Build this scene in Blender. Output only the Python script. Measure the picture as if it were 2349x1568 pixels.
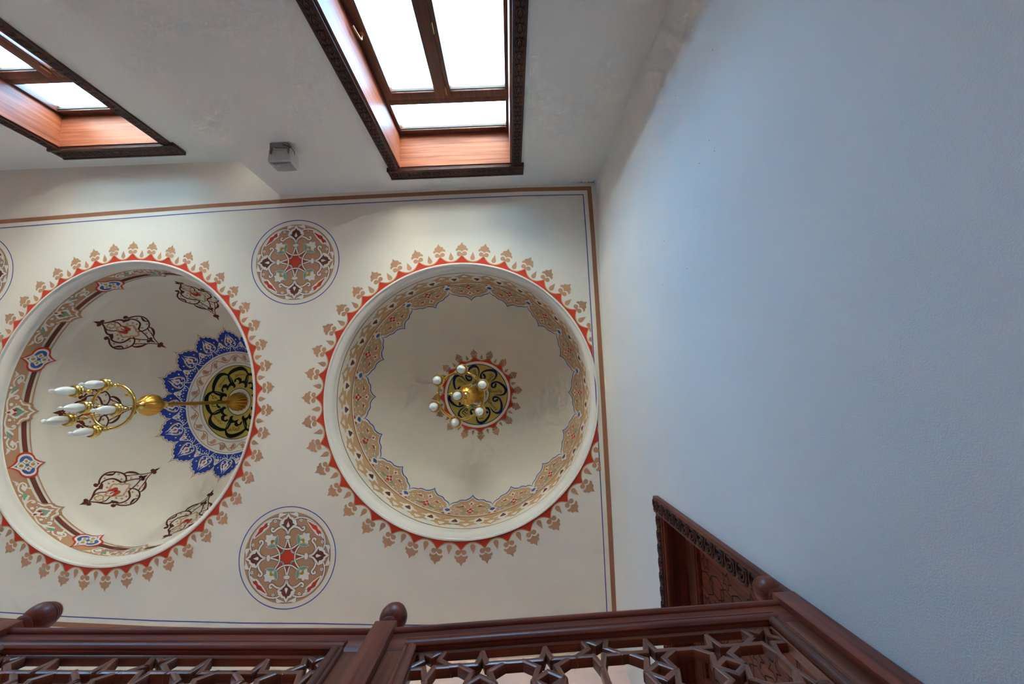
import bpy, bmesh, math, random
from math import sin, cos, pi, radians, atan2, hypot, sqrt
from mathutils import Vector, Matrix
from mathutils.geometry import delaunay_2d_cdt
random.seed(7)
scn = bpy.context.scene
for o in list(bpy.data.objects):
    bpy.data.objects.remove(o)
COL = scn.collection

# ------------------------------------------------------------------ camera
RC = [[0.9990275353063829, -0.04341580326566362, 0.007684512115367493],
      [0.04404450432299576, 0.9906780601018719, -0.1289071870445304],
      [-0.0020162684830261663, 0.12912028988346153, 0.9916268882003025]]
cam_d = bpy.data.cameras.new('camera'); cam = bpy.data.objects.new('camera', cam_d); COL.objects.link(cam)
cam_d.sensor_fit = 'HORIZONTAL'; cam_d.sensor_width = 36.0; cam_d.lens = 870.0 / 2349.0 * 36.0
cam_d.clip_start = 0.02; cam_d.clip_end = 200
cam.matrix_world = Matrix(((RC[0][0], -RC[0][1], -RC[0][2], 0), (RC[1][0], -RC[1][1], -RC[1][2], 0),
                           (RC[2][0], -RC[2][1], -RC[2][2], 0), (0, 0, 0, 1)))
scn.camera = cam
# ------------------------------------------------------------------ sky, exposure
SKY = (0.26, 0.59, 1.0); SKY_STRENGTH = 16.5
world = bpy.data.worlds.new('clear_sky'); scn.world = world; world.use_nodes = True
bgn = world.node_tree.nodes['Background']; bgn.inputs[0].default_value = (*SKY, 1); bgn.inputs[1].default_value = SKY_STRENGTH
scn.view_settings.view_transform = 'Standard'; scn.view_settings.look = 'None'
scn.view_settings.gamma = 1.0; scn.view_settings.use_curve_mapping = False
scn.view_settings.exposure = 0.70
scn.cycles.use_denoising = True
scn.cycles.max_bounces = 8; scn.cycles.diffuse_bounces = 5; scn.cycles.glossy_bounces = 3
scn.cycles.use_adaptive_sampling = True; scn.cycles.adaptive_threshold = 0.18; scn.cycles.adaptive_min_samples = 24; scn.cycles.time_limit = 1150
scn.cycles.transparent_max_bounces = 12; scn.cycles.sample_clamp_indirect = 12
# the sun stands behind the building: it lights the paving outside, not the room
sd = bpy.data.lights.new('sun', 'SUN'); sd.energy = 86.0; sd.angle = radians(0.5); sd.color = (1.0, 0.90, 0.74)
so_ = bpy.data.objects.new('sun', sd); COL.objects.link(so_); so_.rotation_euler = Vector((-0.25, -0.60, -0.75)).to_track_quat('-Z', 'Y').to_euler()
# daylight portals: (x0, x1, z0, z1, y) of each window opening
ZC = 3.5            # ceiling height above the camera
WB, WL = -2.0, -2.38   # back wall planes (near bay, recessed bay)
WINDOWS = [(-0.907, 0.093, 1.45, 3.125, WB), (-4.01, -3.08, 0.75, 3.20, WL), (-7.30, -6.37, 0.75, 3.20, WL)]
for (x0, x1, z0, z1, yw) in WINDOWS:
    ld = bpy.data.lights.new('window_portal', 'AREA'); ld.shape = 'RECTANGLE'; ld.size = x1 - x0; ld.size_y = z1 - z0
    lo = bpy.data.objects.new('window_portal', ld); COL.objects.link(lo)
    lo.location = ((x0 + x1) / 2, yw - 0.40, (z0 + z1) / 2); lo.rotation_euler = (radians(90), 0, 0)   # facing +y, into the room
    ld.cycles.is_portal = True

# ------------------------------------------------------------------ materials
def lin(c):
    return tuple(((v / 255) / 12.92 if v / 255 <= 0.04045 else ((v / 255 + 0.055) / 1.055) ** 2.4) for v in c)
MATS = {}
def new_mat(name):
    m = bpy.data.materials.new(name); m.use_nodes = True; MATS[name] = m
    return m, m.node_tree, m.node_tree.nodes['Principled BSDF']
def paint_mat(name, rgb, rough=0.75, metal=0.0, spec=0.3, bump=0.0, scale=60, vary=0.0):
    m, nt, b = new_mat(name)
    b.inputs['Base Color'].default_value = (*lin(rgb), 1); b.inputs['Roughness'].default_value = rough
    b.inputs['Metallic'].default_value = metal; b.inputs['Specular IOR Level'].default_value = spec
    if bump or vary:
        tc = nt.nodes.new('ShaderNodeTexCoord'); n = nt.nodes.new('ShaderNodeTexNoise')
        n.inputs['Scale'].default_value = scale; n.inputs['Detail'].default_value = 5
        nt.links.new(tc.outputs['Object'], n.inputs['Vector'])
        if bump:
            bp = nt.nodes.new('ShaderNodeBump'); bp.inputs['Strength'].default_value = bump; bp.inputs['Distance'].default_value = 0.004
            nt.links.new(n.outputs['Fac'], bp.inputs['Height']); nt.links.new(bp.outputs[0], b.inputs['Normal'])
        if vary:
            n2 = nt.nodes.new('ShaderNodeTexNoise'); n2.inputs['Scale'].default_value = 1.7; n2.inputs['Detail'].default_value = 6
            nt.links.new(tc.outputs['Object'], n2.inputs['Vector'])
            r = nt.nodes.new('ShaderNodeValToRGB'); c = lin(rgb)
            r.color_ramp.elements[0].color = (*[v * (1 - vary) for v in c], 1); r.color_ramp.elements[0].position = 0.3
            r.color_ramp.elements[1].color = (*[min(1, v * (1 + vary)) for v in c], 1); r.color_ramp.elements[1].position = 0.7
            nt.links.new(n2.outputs['Fac'], r.inputs[0]); nt.links.new(r.outputs[0], b.inputs['Base Color'])
    return m
def wood_mat(name, dark, light, axis='X', rough=0.42, scale=1.0, coat=0.12):
    m, nt, b = new_mat(name)
    tc = nt.nodes.new('ShaderNodeTexCoord'); mp = nt.nodes.new('ShaderNodeMapping')
    s = {'X': (1.2, 26, 26), 'Y': (26, 1.2, 26), 'Z': (26, 26, 1.2)}[axis]
    mp.inputs['Scale'].default_value = tuple(v * scale for v in s)
    n = nt.nodes.new('ShaderNodeTexNoise'); n.inputs['Scale'].default_value = 1.6; n.inputs['Detail'].default_value = 7; n.inputs['Distortion'].default_value = 0.6
    r = nt.nodes.new('ShaderNodeValToRGB')
    r.color_ramp.elements[0].position = 0.33; r.color_ramp.elements[0].color = (*lin(dark), 1)
    r.color_ramp.elements[1].position = 0.68; r.color_ramp.elements[1].color = (*lin(light), 1)
    nt.links.new(tc.outputs['Object'], mp.inputs[0]); nt.links.new(mp.outputs[0], n.inputs['Vector'])
    nt.links.new(n.outputs['Fac'], r.inputs[0]); nt.links.new(r.outputs[0], b.inputs['Base Color'])
    bp = nt.nodes.new('ShaderNodeBump'); bp.inputs['Strength'].default_value = 0.12; bp.inputs['Distance'].default_value = 0.002
    nt.links.new(n.outputs['Fac'], bp.inputs['Height']); nt.links.new(bp.outputs[0], b.inputs['Normal'])
    b.inputs['Roughness'].default_value = rough; b.inputs['Specular IOR Level'].default_value = 0.35; b.inputs['Coat Weight'].default_value = coat; b.inputs['Coat Roughness'].default_value = 0.3
    return m
CREAM = (237, 231, 217)
paint_mat('ceiling_plaster', CREAM, 0.85, bump=0.12, scale=90, vary=0.025)
paint_mat('wall_plaster', (234, 234, 230), 0.9, bump=0.24, scale=260, vary=0.03)
paint_mat('back_wall_plaster', (238, 235, 228), 0.9, bump=0.2, scale=90, vary=0.02)
paint_mat('front_wall_plaster', (238, 206, 194), 0.9, bump=0.2, scale=90, vary=0.02)
paint_mat('moulding_white', (236, 232, 222), 0.7)
paint_mat('paint_white', (238, 234, 224), 0.75)
paint_mat('paint_tan', (208, 168, 124)); paint_mat('paint_dusk_tan', (196, 150, 116)); paint_mat('paint_red', (206, 62, 40))
paint_mat('paint_brown', (122, 66, 54)); paint_mat('paint_ring_brown', (142, 90, 72)); paint_mat('paint_border', (168, 116, 88)); paint_mat('paint_blue', (78, 100, 178))
paint_mat('paint_line_blue', (74, 84, 170)); paint_mat('paint_deep_blue', (44, 66, 168)); paint_mat('paint_navy', (14, 20, 92))
paint_mat('paint_gold', (204, 150, 46)); paint_mat('paint_green', (134, 170, 140)); paint_mat('paint_yellow', (196, 176, 84))
paint_mat('paint_black', (16, 20, 20)); paint_mat('paint_umber', (104, 46, 34)); paint_mat('paint_outline', (84, 62, 48))
paint_mat('floor_carpet', (200, 130, 102), 0.95, spec=0.1, bump=0.4, scale=200, vary=0.1)
paint_mat('ground_paving', (196, 188, 172), 0.9, bump=0.3, scale=3, vary=0.1)
paint_mat('mould_stain', (96, 92, 80), 0.95)
WOODD, WOODL = (100, 40, 25), (148, 69, 45)
for ax in 'XYZ':
    wood_mat('mahogany_' + ax, WOODD, WOODL, ax)
    wood_mat('mahogany_warm_' + ax, (98, 45, 27), (142, 76, 50), ax, rough=0.4, coat=0.1)
    wood_mat('reveal_wood_' + ax, (112, 56, 34), (158, 92, 62), ax, rough=0.5, coat=0.10)
    wood_mat('lattice_wood_' + ax, (104, 50, 32), (154, 86, 58), ax, rough=0.30, coat=0.5)
wood_mat('casing_wood', (50, 24, 16), (80, 41, 29), 'Z', rough=0.45)
wood_mat('window_wood', (74, 44, 36), (104, 68, 56), 'Z', rough=0.35)
paint_mat('carved_groove', (20, 10, 8), 0.6)
wood_mat('carved_wood', (70, 33, 22), (106, 54, 38), 'Z', rough=0.4)
paint_mat('door_groove', (16, 11, 9), 0.7)
paint_mat('brass', (214, 184, 104), 0.24, metal=1.0, spec=0.5)
paint_mat('brass_satin', (218, 168, 80), 0.36, metal=1.0, spec=0.5)
paint_mat('bronze_handle', (176, 112, 78), 0.28, metal=0.9)
paint_mat('hinge_brass', (176, 150, 96), 0.35, metal=0.9)
paint_mat('milk_glass', (238, 238, 232), 0.18, spec=0.5)
paint_mat('speaker_plastic', (214, 212, 206), 0.45); paint_mat('speaker_grille', (176, 174, 168), 0.6, bump=0.5, scale=900)
paint_mat('bracket_metal', (150, 150, 146), 0.45, metal=0.6); paint_mat('cable_black', (30, 28, 28), 0.5); paint_mat('gasket', (60, 66, 70), 0.6)
def glass_mat(name, tint, gloss):
    m, nt, b = new_mat(name)
    nt.nodes.remove(b); out = nt.nodes['Material Output']
    t = nt.nodes.new('ShaderNodeBsdfTransparent'); t.inputs[0].default_value = (*tint, 1)
    g = nt.nodes.new('ShaderNodeBsdfGlossy'); g.inputs['Roughness'].default_value = 0.03
    mx = nt.nodes.new('ShaderNodeMixShader'); mx.inputs[0].default_value = gloss; nt.links.new(t.outputs[0], mx.inputs[1]); nt.links.new(g.outputs[0], mx.inputs[2])
    nt.links.new(mx.outputs[0], out.inputs[0])
glass_mat('window_glass', (0.97, 0.985, 0.985), 0.04)
m_, nt_, b_ = new_mat('clear_glass'); b_.inputs['Transmission Weight'].default_value = 0.9; b_.inputs['Roughness'].default_value = 0.05; b_.inputs['Base Color'].default_value = (0.9, 0.92, 0.92, 1)

# ------------------------------------------------------------------ mesh helpers
class MB:
    """collects verts / faces (with material index) and links them as ONE mesh object"""
    def __init__(s): s.v = []; s.f = []; s.m = []; s.mats = []
    def mi(s, name):
        if name not in s.mats: s.mats.append(name)
        return s.mats.index(name)
    def add(s, vs, fs, mat):
        k = len(s.v); i = s.mi(mat); s.v += [tuple(v) for v in vs]
        for f in fs: s.f.append(tuple(k + q for q in f)); s.m.append(i)
    def box(s, x0, x1, y0, y1, z0, z1, mat, bev=0.0):
        if bev <= 0:
            vs = [(x, y, z) for z in (z0, z1) for y in (y0, y1) for x in (x0, x1)]
            s.add(vs, [(0, 2, 3, 1), (4, 5, 7, 6), (0, 1, 5, 4), (2, 6, 7, 3), (0, 4, 6, 2), (1, 3, 7, 5)], mat)
        else:
            b = bmesh.new(); bmesh.ops.create_cube(b, size=1.0)
            for v in b.verts: v.co = Vector(((x0 + x1) / 2 + v.co.x * (x1 - x0), (y0 + y1) / 2 + v.co.y * (y1 - y0), (z0 + z1) / 2 + v.co.z * (z1 - z0)))
            bmesh.ops.bevel(b, geom=list(b.edges), offset=bev, segments=2, affect='EDGES', profile=0.5)
            b.verts.index_update(); s.add([v.co[:] for v in b.verts], [[v.index for v in f.verts] for f in b.faces], mat); b.free()
    def extrude(s, poly, a0, a1, fn, mat):
        """poly 2D closed; fn(p, q, a) -> xyz; swept from a0 to a1 with end caps"""
        n = len(poly); vs = [fn(p, q, a0) for p, q in poly] + [fn(p, q, a1) for p, q in poly]
        fs = [(i, (i + 1) % n, n + (i + 1) % n, n + i) for i in range(n)] + [tuple(range(n))[::-1], tuple(range(n, 2 * n))]
        s.add(vs, fs, mat)
    def lathe(s, prof, seg, mat, c=(0, 0, 0), flute=None):
        vs = []; n = len(prof)
        for j in range(seg):
            a = 2 * pi * j / seg
            for k, (r, z) in enumerate(prof):
                rr = r * (flute(a, k / (n - 1)) if flute else 1.0)
                vs.append((c[0] + rr * cos(a), c[1] + rr * sin(a), c[2] + z))
        fs = [(j * n + k, ((j + 1) % seg) * n + k, ((j + 1) % seg) * n + k + 1, j * n + k + 1) for j in range(seg) for k in range(n - 1)]
        s.add(vs, fs, mat)
    def tube(s, path, r, mat, seg=10, closed=False):
        P = [Vector(p) for p in path]; n = len(P); vs = []; up = None
        for i, p in enumerate(P):
            t = (P[(i + 1) % n] - P[i - 1]) if closed else (P[min(i + 1, n - 1)] - P[max(i - 1, 0)])
            t.normalize()
            if up is None: up = Vector((0, 0, 1)) if abs(t.z) < 0.9 else Vector((1, 0, 0))
            a = (up - t * up.dot(t)).normalized(); b = t.cross(a); up = a
            rr = r(i / (n - 1)) if callable(r) else r
            vs += [tuple(p + (a * cos(2 * pi * k / seg) + b * sin(2 * pi * k / seg)) * rr) for k in range(seg)]
        m = n if closed else n - 1
        fs = [(i * seg + k, i * seg + (k + 1) % seg, ((i + 1) % n) * seg + (k + 1) % seg, ((i + 1) % n) * seg + k) for i in range(m) for k in range(seg)]
        if not closed: fs += [tuple(range(seg))[::-1], tuple(range((n - 1) * seg, n * seg))]
        s.add(vs, fs, mat)
    def sphere(s, c, r, mat, seg=16, rings=10, sq=(1, 1, 1)):
        vs = []; fs = []
        for i in range(rings + 1):
            p = pi * i / rings
            for k in range(seg):
                a = 2 * pi * k / seg; vs.append((c[0] + r * sq[0] * sin(p) * cos(a), c[1] + r * sq[1] * sin(p) * sin(a), c[2] + r * sq[2] * cos(p)))
        fs = [(i * seg + k, (i + 1) * seg + k, (i + 1) * seg + (k + 1) % seg, i * seg + (k + 1) % seg) for i in range(rings) for k in range(seg)]
        s.add(vs, fs, mat)
    def mesh(s, name, smooth=False, fix=True):
        me = bpy.data.meshes.new(name); me.from_pydata(s.v, [], s.f)
        for n in s.mats: me.materials.append(MATS[n])
        me.polygons.foreach_set('material_index', s.m)
        if fix:
            b = bmesh.new(); b.from_mesh(me); bmesh.ops.remove_doubles(b, verts=b.verts, dist=1e-6); bmesh.ops.recalc_face_normals(b, faces=b.faces); b.to_mesh(me); b.free()
        if smooth: me.polygons.foreach_set('use_smooth', [True] * len(me.polygons)); me.set_sharp_from_angle(angle=radians(38))
        me.update(); return me
    def build(s, name, parent=None, smooth=False, fix=True, loc=None, rotz=0.0):
        return link(name, s.mesh(name, smooth, fix), parent, loc, rotz)
def link(name, data, parent=None, loc=None, rotz=0.0):
    o = bpy.data.objects.new(name, data); COL.objects.link(o)
    if parent: o.parent = parent
    if loc: o.location = loc
    if rotz: o.rotation_euler[2] = rotz
    return o
def tag(o, label=None, cat=None, group=None, kind=None):
    for k, v in (('label', label), ('category', cat), ('group', group), ('kind', kind)):
        if v: o[k] = v
    return o
def empty(name, loc=(0, 0, 0), rotz=0.0, scale=None, parent=None):
    o = link(name, None, parent, loc, rotz)
    if scale: o.scale = scale
    return o

# ------------------------------------------------------------------ 2D drawing helpers for painted ornament
def cr(pts, closed=False, n=5):
    """Catmull-Rom curve through pts"""
    P = list(pts); N = len(P); out = []
    rng = range(N if closed else N - 1)
    for i in rng:
        p0 = P[(i - 1) % N] if closed or i > 0 else P[0]; p1 = P[i]; p2 = P[(i + 1) % N]; p3 = P[(i + 2) % N] if closed or i + 2 < N else P[-1]
        for k in range(n):
            t = k / n; a = []
            for d in (0, 1):
                a.append(0.5 * (2 * p1[d] + (p2[d] - p0[d]) * t + (2 * p0[d] - 5 * p1[d] + 4 * p2[d] - p3[d]) * t * t + (3 * p1[d] - p0[d] - 3 * p2[d] + p3[d]) * t ** 3))
            out.append(tuple(a))
    if not closed: out.append(tuple(P[-1]))
    return out
def arcs(pts, bul, closed=True, n=6):
    """straight path whose edge i bulges by bul[i] (fraction of its length) to its right"""
    out = []; N = len(pts)
    for i in range(N if closed else N - 1):
        (x0, y0), (x1, y1) = pts[i], pts[(i + 1) % N]; b = bul[i % len(bul)]; L = hypot(x1 - x0, y1 - y0) or 1
        nx, ny = (y1 - y0) / L, -(x1 - x0) / L
        for k in range(n if abs(b) > 1e-4 else 1):
            t = k / n; h = 4 * b * L * t * (1 - t); out.append((x0 + (x1 - x0) * t + nx * h, y0 + (y1 - y0) * t + ny * h))
    if not closed: out.append(tuple(pts[-1]))
    return out
def mirror(half):
    """half outline from axis (x=0) to axis -> closed symmetric outline"""
    return list(half) + [(-x, y) for x, y in reversed(half) if abs(x) > 1e-9]
def ellipse(cx, cy, rx, ry=None, n=16, a0=0.0):
    ry = ry or rx; return [(cx + rx * cos(2 * pi * k / n + a0), cy + ry * sin(2 * pi * k / n + a0)) for k in range(n)]
def drop(cx, cy, w, h, ang=0.0, n=6):
    """teardrop, round end at (cx,cy), tip towards ang (0 = +y)"""
    h1 = [(0, -w), (w * 0.7, -w * 0.72), (w, 0), (w * 0.72, h * 0.35), (w * 0.3, h * 0.7), (0, h)]
    p = cr(h1, n=4); p = mirror(p); c, s = cos(ang), sin(ang)
    return [(cx + x * c - y * s, cy + x * s + y * c) for x, y in p]
def inset(poly, d):
    n = len(poly); out = []
    ar = sum(poly[i][0] * poly[(i + 1) % n][1] - poly[(i + 1) % n][0] * poly[i][1] for i in range(n)); sg = 1 if ar > 0 else -1
    for i in range(n):
        (ax, ay), (bx, by), (cx, cy) = poly[i - 1], poly[i], poly[(i + 1) % n]
        e1 = (bx - ax, by - ay); e2 = (cx - bx, cy - by); l1 = hypot(*e1) or 1e-9; l2 = hypot(*e2) or 1e-9
        n1 = (-e1[1] / l1 * sg, e1[0] / l1 * sg); n2 = (-e2[1] / l2 * sg, e2[0] / l2 * sg)
        mx, my = n1[0] + n2[0], n1[1] + n2[1]; q = mx * mx + my * my
        k = 2.0 / max(q, 0.8); out.append((bx + mx * k * d * 0.5 * 2 / 2, by + my * k * d * 0.5 * 2 / 2))
    return out
def xf(poly, dx=0, dy=0, rot=0, sc=1.0, fx=False):
    c, s = cos(rot), sin(rot)
    return [(dx + sc * ((-x if fx else x) * c - y * s), dy + sc * ((-x if fx else x) * s + y * c)) for x, y in poly]
class Paint:
    """flat painted ornament: polygons in layers, mapped onto a surface"""
    def __init__(s): s.p = []
    def add(s, poly, mat, layer=0): s.p.append((list(poly), mat, layer)); return s
    def sym(s, poly, mat, layer=0): s.add(poly, mat, layer); s.add([(-x, y) for x, y in reversed(poly)], mat, layer)
    def rib(s, path, w, mat, layer=0, taper=(1, 1), n=4, smooth=True, outline=None, ow=0.0):
        P = cr(path, n=n) if smooth else list(path); N = len(P); L = []; R = []; Lo = []; Ro = []
        for i, (x, y) in enumerate(P):
            a = P[max(i - 1, 0)]; b = P[min(i + 1, N - 1)]; l = hypot(b[0] - a[0], b[1] - a[1]) or 1e-9
            nx, ny = -(b[1] - a[1]) / l, (b[0] - a[0]) / l; t = i / (N - 1)
            if callable(w): h = w(t) / 2
            else: h = w / 2 * (taper[0] + (taper[1] - taper[0]) * t)
            L.append((x + nx * h, y + ny * h)); R.append((x - nx * h, y - ny * h))
            Lo.append((x + nx * (h + ow), y + ny * (h + ow))); Ro.append((x - nx * (h + ow), y - ny * (h + ow)))
        s.p.append((('strip', L, R), mat, layer))
        if outline: s.p.append((('strip', Lo, Ro), outline, layer - 0.5))
        return s
    def symrib(s, path, *a, **k): s.rib(path, *a, **k); s.rib([(-x, y) for x, y in path], *a, **k)
    def out(s, poly, mat, layer, outline, ow):
        s.add(poly, mat, layer); s.add(inset(poly, -ow), outline, layer - 0.5)
    def place(s, other, **k):
        for poly, mat, layer in other.p:
            if isinstance(poly, tuple): s.p.append((('strip', xf(poly[1], **k), xf(poly[2], **k)), mat, layer))
            else: s.p.append((xf(poly, **k), mat, layer))
    def mesh(s, name, fmap, e=0.025):
        """fmap(x, y, off) -> xyz"""
        mb = MB()
        for poly, mat, layer in s.p:
            off = 0.0008 + 0.0004 * layer
            if isinstance(poly, tuple):
                _, L, R = poly; n = len(L); vs = [fmap(x, y, off) for x, y in L] + [fmap(x, y, off) for x, y in R]
                mb.add(vs, [(i, i + 1, n + i + 1, n + i) for i in range(n - 1)], mat); continue
            P = []
            for i, (x, y) in enumerate(poly):
                x1, y1 = poly[(i + 1) % len(poly)]; L = hypot(x1 - x, y1 - y)
                if L < 1e-6: continue
                k = max(1, int(L / e + 0.999))
                P += [(x + (x1 - x) * j / k, y + (y1 - y) * j / k) for j in range(k)]
            if len(P) < 3: continue
            n = len(P); pts = [Vector(q) for q in P]
            xs = [q[0] for q in P]; ys = [q[1] for q in P]
            ny = int((max(ys) - min(ys)) / e); nx = int((max(xs) - min(xs)) / e)
            for i in range(1, nx + 1):
                for j in range(1, ny + 1):
                    q = (min(xs) + (i - 0.5 + 0.013) * (max(xs) - min(xs)) / (nx or 1), min(ys) + (j - 0.5 + 0.017) * (max(ys) - min(ys)) / (ny or 1))
                    if inside(q, P): pts.append(Vector(q))
            r = delaunay_2d_cdt(pts, [(i, (i + 1) % n) for i in range(n)], [list(range(n))], 1, 1e-7)
            mb.add([fmap(v.x, v.y, off) for v in r[0]], [tuple(f) for f in r[2]], mat)
        return mb.mesh(name, fix=False)
def inside(q, P):
    c = False; n = len(P)
    for i in range(n):
        (x0, y0), (x1, y1) = P[i], P[i - 1]
        if (y0 > q[1]) != (y1 > q[1]) and q[0] < (x1 - x0) * (q[1] - y0) / (y1 - y0) + x0: c = not c
    return c

# ================================================================== THE SETTING
# ---- ceiling (flat, with two round openings)
DOMES = [dict(c=(-0.456, 0.017), s=(1.0, 1.0), R=1.254, rd=1.21, zd=0.50, h=1.25, n=40, ph=271.7),
         dict(c=(-3.557, -0.024), s=(1.2265 / 1.30, 1.372 / 1.30), R=1.30, rd=1.255, zd=0.41, h=1.12, n=46, ph=269.7)]
def ceiling_mesh():
    outer = [(-9.2, -2.7), (1.3, -2.7), (1.3, 2.9), (-9.2, 2.9)]
    pts = [Vector(p) for p in outer]; ed = [(0, 1), (1, 2), (2, 3), (3, 0)]; holes = []
    for D in DOMES:
        k = len(pts); n = 192
        pts += [Vector((D['c'][0] + D['s'][0] * (D['R'] - 0.012) * cos(2 * pi * i / n), D['c'][1] + D['s'][1] * (D['R'] - 0.012) * sin(2 * pi * i / n))) for i in range(n)]
        ed += [(k + i, k + (i + 1) % n) for i in range(n)]; holes.append((D['c'], (D['s'][0] * D['R'], D['s'][1] * D['R'])))
    for i in range(22):
        for j in range(10):
            p = (-8.9 + i * 0.47, -2.5 + j * 0.57)
            if all(((p[0] - c[0]) / r[0]) ** 2 + ((p[1] - c[1]) / r[1]) ** 2 > 1.1 for c, r in holes): pts.append(Vector(p))
    r = delaunay_2d_cdt(pts, ed, [], 1, 1e-6); V = r[0]; mb = MB(); fs = []
    for f in r[2]:
        cx = sum(V[i].x for i in f) / len(f); cy = sum(V[i].y for i in f) / len(f)
        if all(((cx - c[0]) / q[0]) ** 2 + ((cy - c[1]) / q[1]) ** 2 > 0.96 for c, q in holes): fs.append(tuple(f))
    mb.add([(v.x, v.y, ZC) for v in V], fs, 'ceiling_plaster'); me = mb.mesh('ceiling', fix=False)
    b = bmesh.new(); b.from_mesh(me)
    for f in b.faces:
        if f.normal.z > 0: f.normal_flip()
    b.to_mesh(me); b.free(); return me
ceiling = link('ceiling', ceiling_mesh())
tag(ceiling, 'cream plaster ceiling with painted border and round dome openings', kind='structure')
def flat(x, y, off): return (x, y, ZC - off)
# border: a brown stripe and a fine blue line inside it
def offset_line(P, d):
    out = []
    for i in range(len(P)):
        a = P[max(i - 1, 0)]; b = P[min(i + 1, len(P) - 1)]; l = hypot(b[0] - a[0], b[1] - a[1]); out.append((P[i][0] - (b[1] - a[1]) / l * d, P[i][1] + (b[0] - a[0]) / l * d))
    return out
TOP = [(-9.0, -1.80), (-6.5, -1.835), (-4.87, -1.862), (-3.87, -1.903), (-2.85, -1.94), (-1.85, -1.964), (-0.6, -1.976), (0.2, -1.977), (0.872, -1.963)]
RIGHT = [(0.872, -1.963), (0.874, -1.455), (0.866, -0.7), (0.857, 0.05), (0.842, 0.8), (0.826, 1.535), (0.815, 2.07)]
BOT = [(0.815, 2.07), (-0.3, 2.04), (-1.10, 2.0), (-1.266, 1.990), (-1.766, 1.958), (-2.347, 1.928), (-3.11, 1.875), (-3.85, 1.81), (-4.42, 1.75), (-6.5, 1.62), (-9.0, 1.5)]
for nm, mat, d0, d1 in (('border_stripe', 'paint_border', 0.0, 0.041), ('border_line', 'paint_line_blue', 0.080, 0.088)):
    p = Paint()
    for Lp in (TOP, RIGHT, BOT):
        A = offset_line(Lp, d0); B = offset_line(Lp, d1)
        # trim / extend at the two corners so the three runs mitre
        def fixc(Q, d):
            Q = list(Q)
            if Lp is TOP: Q[-1] = (0.872 - d, -1.963 + d)
            if Lp is RIGHT: Q[0] = (0.872 - d, -1.963 + d); Q[-1] = (0.815 - d, 2.07 - d)
            if Lp is BOT: Q[0] = (0.815 - d, 2.07 - d)
            return Q
        p.p.append((('strip', fixc(A, d0), fixc(B, d1)), mat, 0.5))
    tag(link(nm, p.mesh(nm, flat), ceiling), 'brown painted border stripe' if d0 == 0 else 'thin blue painted border line')

# ---- walls
def wall_mesh(u0, u1, z0, z1, holes, fn, thick, mat, reveal=None):
    """wall in (u,z) with rectangular holes; fn(u,z,d) -> xyz, d = depth behind the face"""
    us = sorted({u0, u1, *[h[0] for h in holes], *[h[1] for h in holes]}); zs = sorted({z0, z1, *[h[2] for h in holes], *[h[3] for h in holes]})
    mb = MB(); idx = {}
    def V(i, j, d):
        k = (i, j, d)
        if k not in idx: idx[k] = len(mb.v); mb.v.append(tuple(fn(us[i], zs[j], thick if d else 0.0)))
        return idx[k]
    m = mb.mi(mat)
    def solid(i, j):
        if i < 0 or j < 0 or i >= len(us) - 1 or j >= len(zs) - 1: return False
        u = (us[i] + us[i + 1]) / 2; z = (zs[j] + zs[j + 1]) / 2
        return not any(h[0] < u < h[1] and h[2] < z < h[3] for h in holes)
    for i in range(len(us) - 1):
        for j in range(len(zs) - 1):
            if not solid(i, j): continue
            for d in (0, 1): mb.f.append((V(i, j, d), V(i + 1, j, d), V(i + 1, j + 1, d), V(i, j + 1, d))); mb.m.append(m)
            for (di, dj, a, b) in ((-1, 0, (i, j), (i, j + 1)), (1, 0, (i + 1, j), (i + 1, j + 1)), (0, -1, (i, j), (i + 1, j)), (0, 1, (i, j + 1), (i + 1, j + 1))):
                if not solid(i + di, j + dj): mb.f.append((V(*a, 0), V(*b, 0), V(*b, 1), V(*a, 1))); mb.m.append(m)
    return mb
FLOOR = -0.10
w = WINDOWS
# near bay and recessed bay of the window wall
o = wall_mesh(-2.18, 1.2, FLOOR - 0.1, ZC, [w[0][:4]], lambda u, z, d: (u, WB - d, z), 0.36, 'back_wall_plaster').build('wall_back')
tag(o, 'cream window wall of the near bay with one tall window', kind='structure')
o = wall_mesh(-9.2, -2.19, FLOOR - 0.1, ZC, [w[1][:4], w[2][:4]], lambda u, z, d: (u, WL - d, z), 0.34, 'back_wall_plaster').build('wall_back_recess')
tag(o, 'recessed cream window wall left of the speaker', kind='structure')
# right wall, turned a little, with the door opening
WR0 = Vector((0.922, -2.0)); WR1 = Vector((0.806, 2.22)); WRd = (WR1 - WR0).normalized(); WRn = Vector((-WRd.y, WRd.x))   # normal towards the room = -x
if WRn.x > 0: WRn = -WRn
def rw(u, z, d):
    p = WR0 + WRd * (u + 2.0) - WRn * d; return (p.x, p.y, z)          # u ~ world y
DOOR = (0.745, 1.62, 0.0, 2.285)
o = wall_mesh(-2.5, 2.6, FLOOR - 0.1, ZC, [DOOR], rw, 0.30, 'wall_plaster').build('wall_right')
tag(o, 'pale rough plaster wall beside the carved door', kind='structure')
o = wall_mesh(-2.42, 1.2, FLOOR - 0.1, ZC, [], lambda u, z, d: (u, 2.22 + d, z), 0.42, 'front_wall_plaster').build('wall_front')
tag(o, 'pinkish plaster wall behind the balustrade', kind='structure')
o = wall_mesh(-9.2, -2.43, FLOOR - 0.1, ZC, [], lambda u, z, d: (u, 2.60 + d, z), 0.2, 'back_wall_plaster').build('wall_front_recess')
tag(o, 'recessed plaster wall behind the left part of the balustrade', kind='structure')
o = wall_mesh(-2.8, 3.0, FLOOR - 0.1, ZC, [], lambda u, z, d: (-9.1 - d, u, z), 0.2, 'back_wall_plaster').build('wall_left')
tag(o, 'far end wall of the domed hall', kind='structure')
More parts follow.
